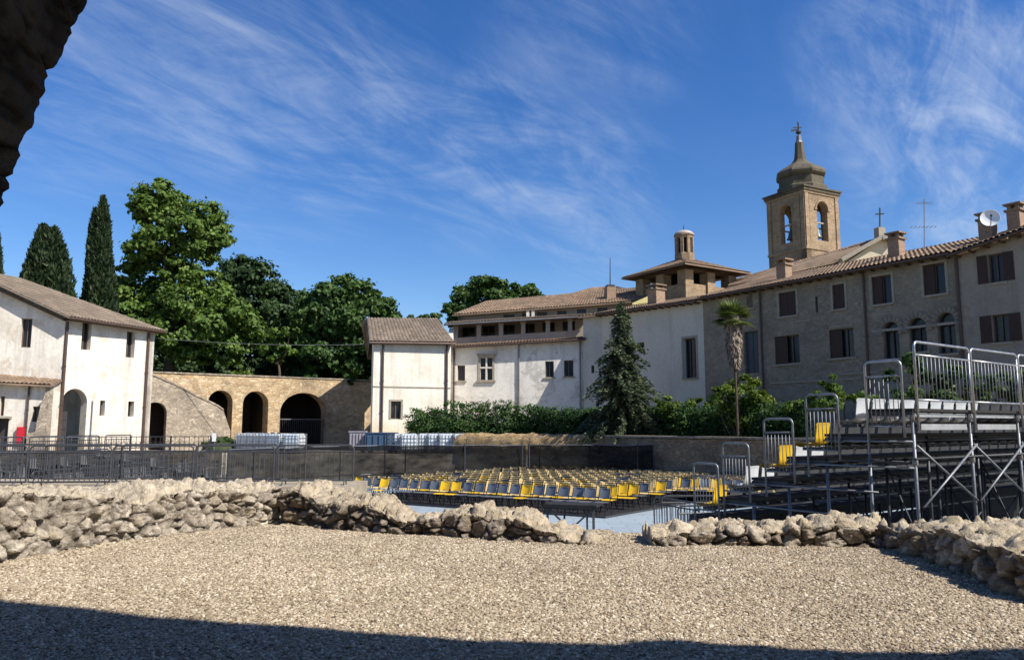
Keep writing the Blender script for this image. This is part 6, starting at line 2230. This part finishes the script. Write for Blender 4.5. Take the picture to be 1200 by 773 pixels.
def grandstand(label, S0, rdir, length, tiers, step, rise, z_top, mats, near_sign=1, name='grandstand', bay=2.06, back_guard=True, fascia=True):
    """tiers descend along d (left of rdir); S0 is the near back corner"""
    rv = Vector((rdir[0], rdir[1], 0)).normalized(); d = Vector((-rv.y, rv.x, 0)) * near_sign
    S = Vector((S0[0], S0[1], 0))
    t = thing(name, label, 'grandstand', (S.x, S.y, FLOOR_Z))
    leg_m, deck_m, beam_m = mats
    nb = int(length / bay)
    at = lambda a, b, z: Vector((S.x, S.y, z)) + rv * a + d * b
    for k in range(tiers):
        z = z_top - rise * k
        dk = MB(); dk.obox(at(0, step * k, z - .05), rv * length, d * step, Vector((0, 0, .05)))
        dk.build('deck', deck_m, t)
        rs = MB()
        if k == tiers - 1 or z_top < 1: rs.obox(at(0, step * (k + 1) - .03, z - rise + .012), rv * length, d * .025, Vector((0, 0, rise - .065))); rs.build('riser', M['black_beam'], t)
        else: rs.tube([at(0, step * (k + 1) - .03, z - .09), at(length, step * (k + 1) - .03, z - .09)], .03, 6); rs.tube([at(0, step * (k + 1) - .03, z - .25), at(length, step * (k + 1) - .03, z - .25)], .02, 6); rs.build('deck_rail', beam_m, t)
        eg = MB(); eg.obox(at(-.002, step * k, z - .11), rv * .03, d * (step - .04), Vector((0, 0, .058))); eg.build('end_beam', beam_m, t)
    sk = MB(); sk.obox(at(0, step * tiers - .03, FLOOR_Z + .02), rv * length, d * .02, Vector((0, 0, z_top - rise * tiers - FLOOR_Z - .05))); sk.build('light_block_skirt', M['black_beam'], t)  # panel added to block light and keep the space under the stand dark
    # standards: back line bright, inner ones dark, shade under the decks put into colour
    for i in range(nb + 1):
        for k in range(tiers + 1):
            b = step * k; z = z_top - rise * min(k, tiers - 1)
            p0 = at(.04 + i * bay, b + (.03 if k == 0 else 0), FLOOR_Z); p1 = at(.04 + i * bay, b + (.03 if k == 0 else 0), z - .06)
            if i > 4 and k > 0 and i % 2: continue
            MB().tube([p0, p1], .03, 8).build('standard', leg_m if (k == 0 or i == 0) else beam_m, t, True)
    # ledgers and braces
    lg = MB()
    for z in (FLOOR_Z + .35, FLOOR_Z + 1.1, z_top - .9 if z_top > 1 else FLOOR_Z + .9):
        lg.tube([at(.04, .0, z), at(.04, step * tiers * max(.1, min(1, (z_top - z) / (rise * tiers))), z)], .024, 6)
        lg.tube([at(0, .0, z + .06), at(length, .0, z + .06)], .022, 6)
    for i in range(nb):
        for k in (1, 3):
            zz_ = z_top - rise * k - .12
            lg.tube([at(i * bay, step * k, zz_), at((i + 1) * bay, step * k, zz_)], .024, 6)
    lg.build('ledger', beam_m, t, True)
    el_ = MB()
    for k in range(1, tiers):
        zz_ = z_top - rise * k
        el_.tube([at(-.03, step * (k + 1), zz_ - .12), at(-.03, max(.02, step * (k - 2.2)), zz_ - .12)], .018, 6)
    if z_top > 1:
        el_.build('side_ledger', leg_m, t, True)
    for i in range(nb + 1):                       # couplers
        for z in (FLOOR_Z + 1.1, z_top - .9, z_top - .16):
            c_ = at(.04 + i * bay, .03, z)
            if z_top > 1: MB().lathe([(.045, -.05), (.05, -.02), (.05, .02), (.045, .05)], c_, 8).build('coupler', M['zinc'], t)
    if z_top > 1:
        for i in range(nb):
            for s_, o in ((0, .02), (1, -.035)):
                a0 = at(.04 + i * bay + (0 if s_ == 0 else bay), -.035 + o, z_top - .62); a1 = at(.04 + i * bay + (bay if s_ == 0 else 0), -.035 + o, z_top - 1.62)
                MB().tube([a0, a1], .020, 7).build('brace', leg_m, t, True)
        x = MB()
        for k in range(tiers):
            x.tube([at(.0, step * k + .05, FLOOR_Z + .05), at(.0, step * (k + 1) - .05, FLOOR_Z + .42)], .02, 5)
            x.tube([at(-.03, step * (k + 1) - .05, FLOOR_Z + .05), at(-.03, step * k + .05, FLOOR_Z + .42)], .02, 5)
        for i in range(1, nb, 2):
            for k in range(1, tiers - 1):
                x.tube([at(.04 + i * bay, step * k, FLOOR_Z + .2), at(.04 + i * bay, step * (k + 1), z_top - rise * (k + 1) - .2)], .018, 5)
        for k in (1, 3):
            for i in range(nb):
                x.tube([at(.04 + i * bay, step * k, FLOOR_Z + .2), at(.04 + (i + 1) * bay, step * k, FLOOR_Z + 1.3)], .018, 5)
        x.build('brace', beam_m, t, True)
    if fascia:
        fs = MB()
        for i in range(nb):
            fs.obox(at(.14 + i * bay, -.02, z_top - .36), rv * (bay - .42), d * -.04, Vector((0, 0, .10)))
        fs.build('toe_board', M['alu_plank'], t)
        fb = MB(); fb.obox(at(0, .05, z_top - .14), rv * length, d * .06, Vector((0, 0, .06))); fb.build('toe_board', M['alu_plank'], t)
    if back_guard:
        for i in range(nb):
            guard_panel(t, at(.07 + i * bay, -.05, 0), at(bay - .0 + i * bay, -.05, 0), z_top, 1.12, M['steel'])
    return t, at, rv, d, nb


# right stand
RS0 = (6.70, 13.0); RDIR = (.81, .59); TIERS = 6; STEP = .82; RISE = .435; ZTOP = 1.90
gs, gat, grv, gd, gnb = grandstand('tall steel scaffold grandstand rising at the right edge behind the boulders', RS0, RDIR, 16.6, TIERS, STEP, RISE, ZTOP, (M['grey_steel'], M['deck_ply'], M['dark_steel']))
# stair guards at the near end, one per pair of tiers
for k, h in ((0.15, 1.25), (1.6, 1.15), (2.75, 1.15), (4.0, 1.1), (4.95, 1.1)):
    kk = min(TIERS - 1, int(k + .99)); z = ZTOP - RISE * kk
    guard_panel(gs, gat(-.06, STEP * (k + .78), 0), gat(-.06, STEP * k, 0), z, h, M['grey_steel'] if k > 1 else M['steel'], 7, .26, .022)
seat_rz = math.atan2(grv.y, grv.x) + PI          # shells face down the stand (-y of the seat = d)
seat_rz = math.atan2(gd.y, gd.x) + PI / 2
WORD = ['top', 'second', 'third', 'fourth', 'fifth', 'lowest']
for k in range(TIERS):
    z = ZTOP - RISE * k + .13
    if k == 0: continue
    for j in range(25):
        a = .42 + .54 * j
        kind = 'white' if (k == 1 and j < 9) or (k == 3 and j < 3) or (k == 4 and j < 2) else 'charcoal'
        if (k, j) in ((2, 0), (3, 0), (5, 0)): kind = 'yellow'
        p = gat(a - .06, STEP * k + (.46 if k else .62), z + (.04 if k else -.10))
        lab = f"{kind} plastic seat in the {WORD[k]} row of the right scaffold grandstand"
        put_seat(kind, p, seat_rz, lab, f"{kind} seats in the {WORD[k]} row of the right grandstand")

# left stand, seen end on through the barriers
gl, lat, lrv, ld, lnb = grandstand('low grandstand of grey seats stepping down to the right behind the left barriers', (-19.3, 25.2), (.10, .99), 12.4, 6, .95, .26, .12, (M['dark_steel'], M['deck_ply'], M['dark_steel']), near_sign=-1, back_guard=False, fascia=False)
lseat = math.atan2(ld.y, ld.x) + PI / 2
WL = ['highest', 'second highest', 'third highest', 'fourth highest', 'fifth highest', 'lowest']
for k in range(6):
    z = .12 - .26 * k + .13
    for j in range(20):
        if random.random() < .72: continue
        put_seat('grey', lat(.4 + .58 * j, .95 * k + .45, z), lseat, f"grey plastic seat in the {WL[k]} row of the left grandstand", f"grey seats in the {WL[k]} row of the left grandstand")
for k in range(3):
    guard_panel(gl, lat(-.06, .95 * 2 * k, 0), lat(-.06, .95 * (2 * k + 2) - .05, 0), .12 - .26 * (2 * k + 1), 1.05, M['dark_steel'], 12, .2, .02)

# barriers stored along the tiers of the left stand
for k in (0, 2, 4, 5):
    for j in range(5):
        copy_thing(bar0, lat(1.3 + 2.35 * j + random.uniform(-.1, .1), .95 * k + .12 + random.uniform(0, .1), .12 - .26 * k), math.atan2(lrv.y, lrv.x) + R(random.uniform(-3, 3)),
                   'dark steel barrier standing on the tiers of the low left grandstand', 'barriers stored on the left grandstand')

# ------------------------------------------------------------------ overhead wire
wa_, wb_ = P(182, 396, 52), P(436, 403, 52)
wm = MB(); wm.tube([wa_.lerp(wb_, k / 20) - Vector((0, 0, .22 * 4 * (k / 20) * (1 - k / 20))) for k in range(21)], .02, 4)
tag(wm.build('overhead_wire', M['zinc']), 'thin sagging wire strung from the left house to the cream block', 'wire')
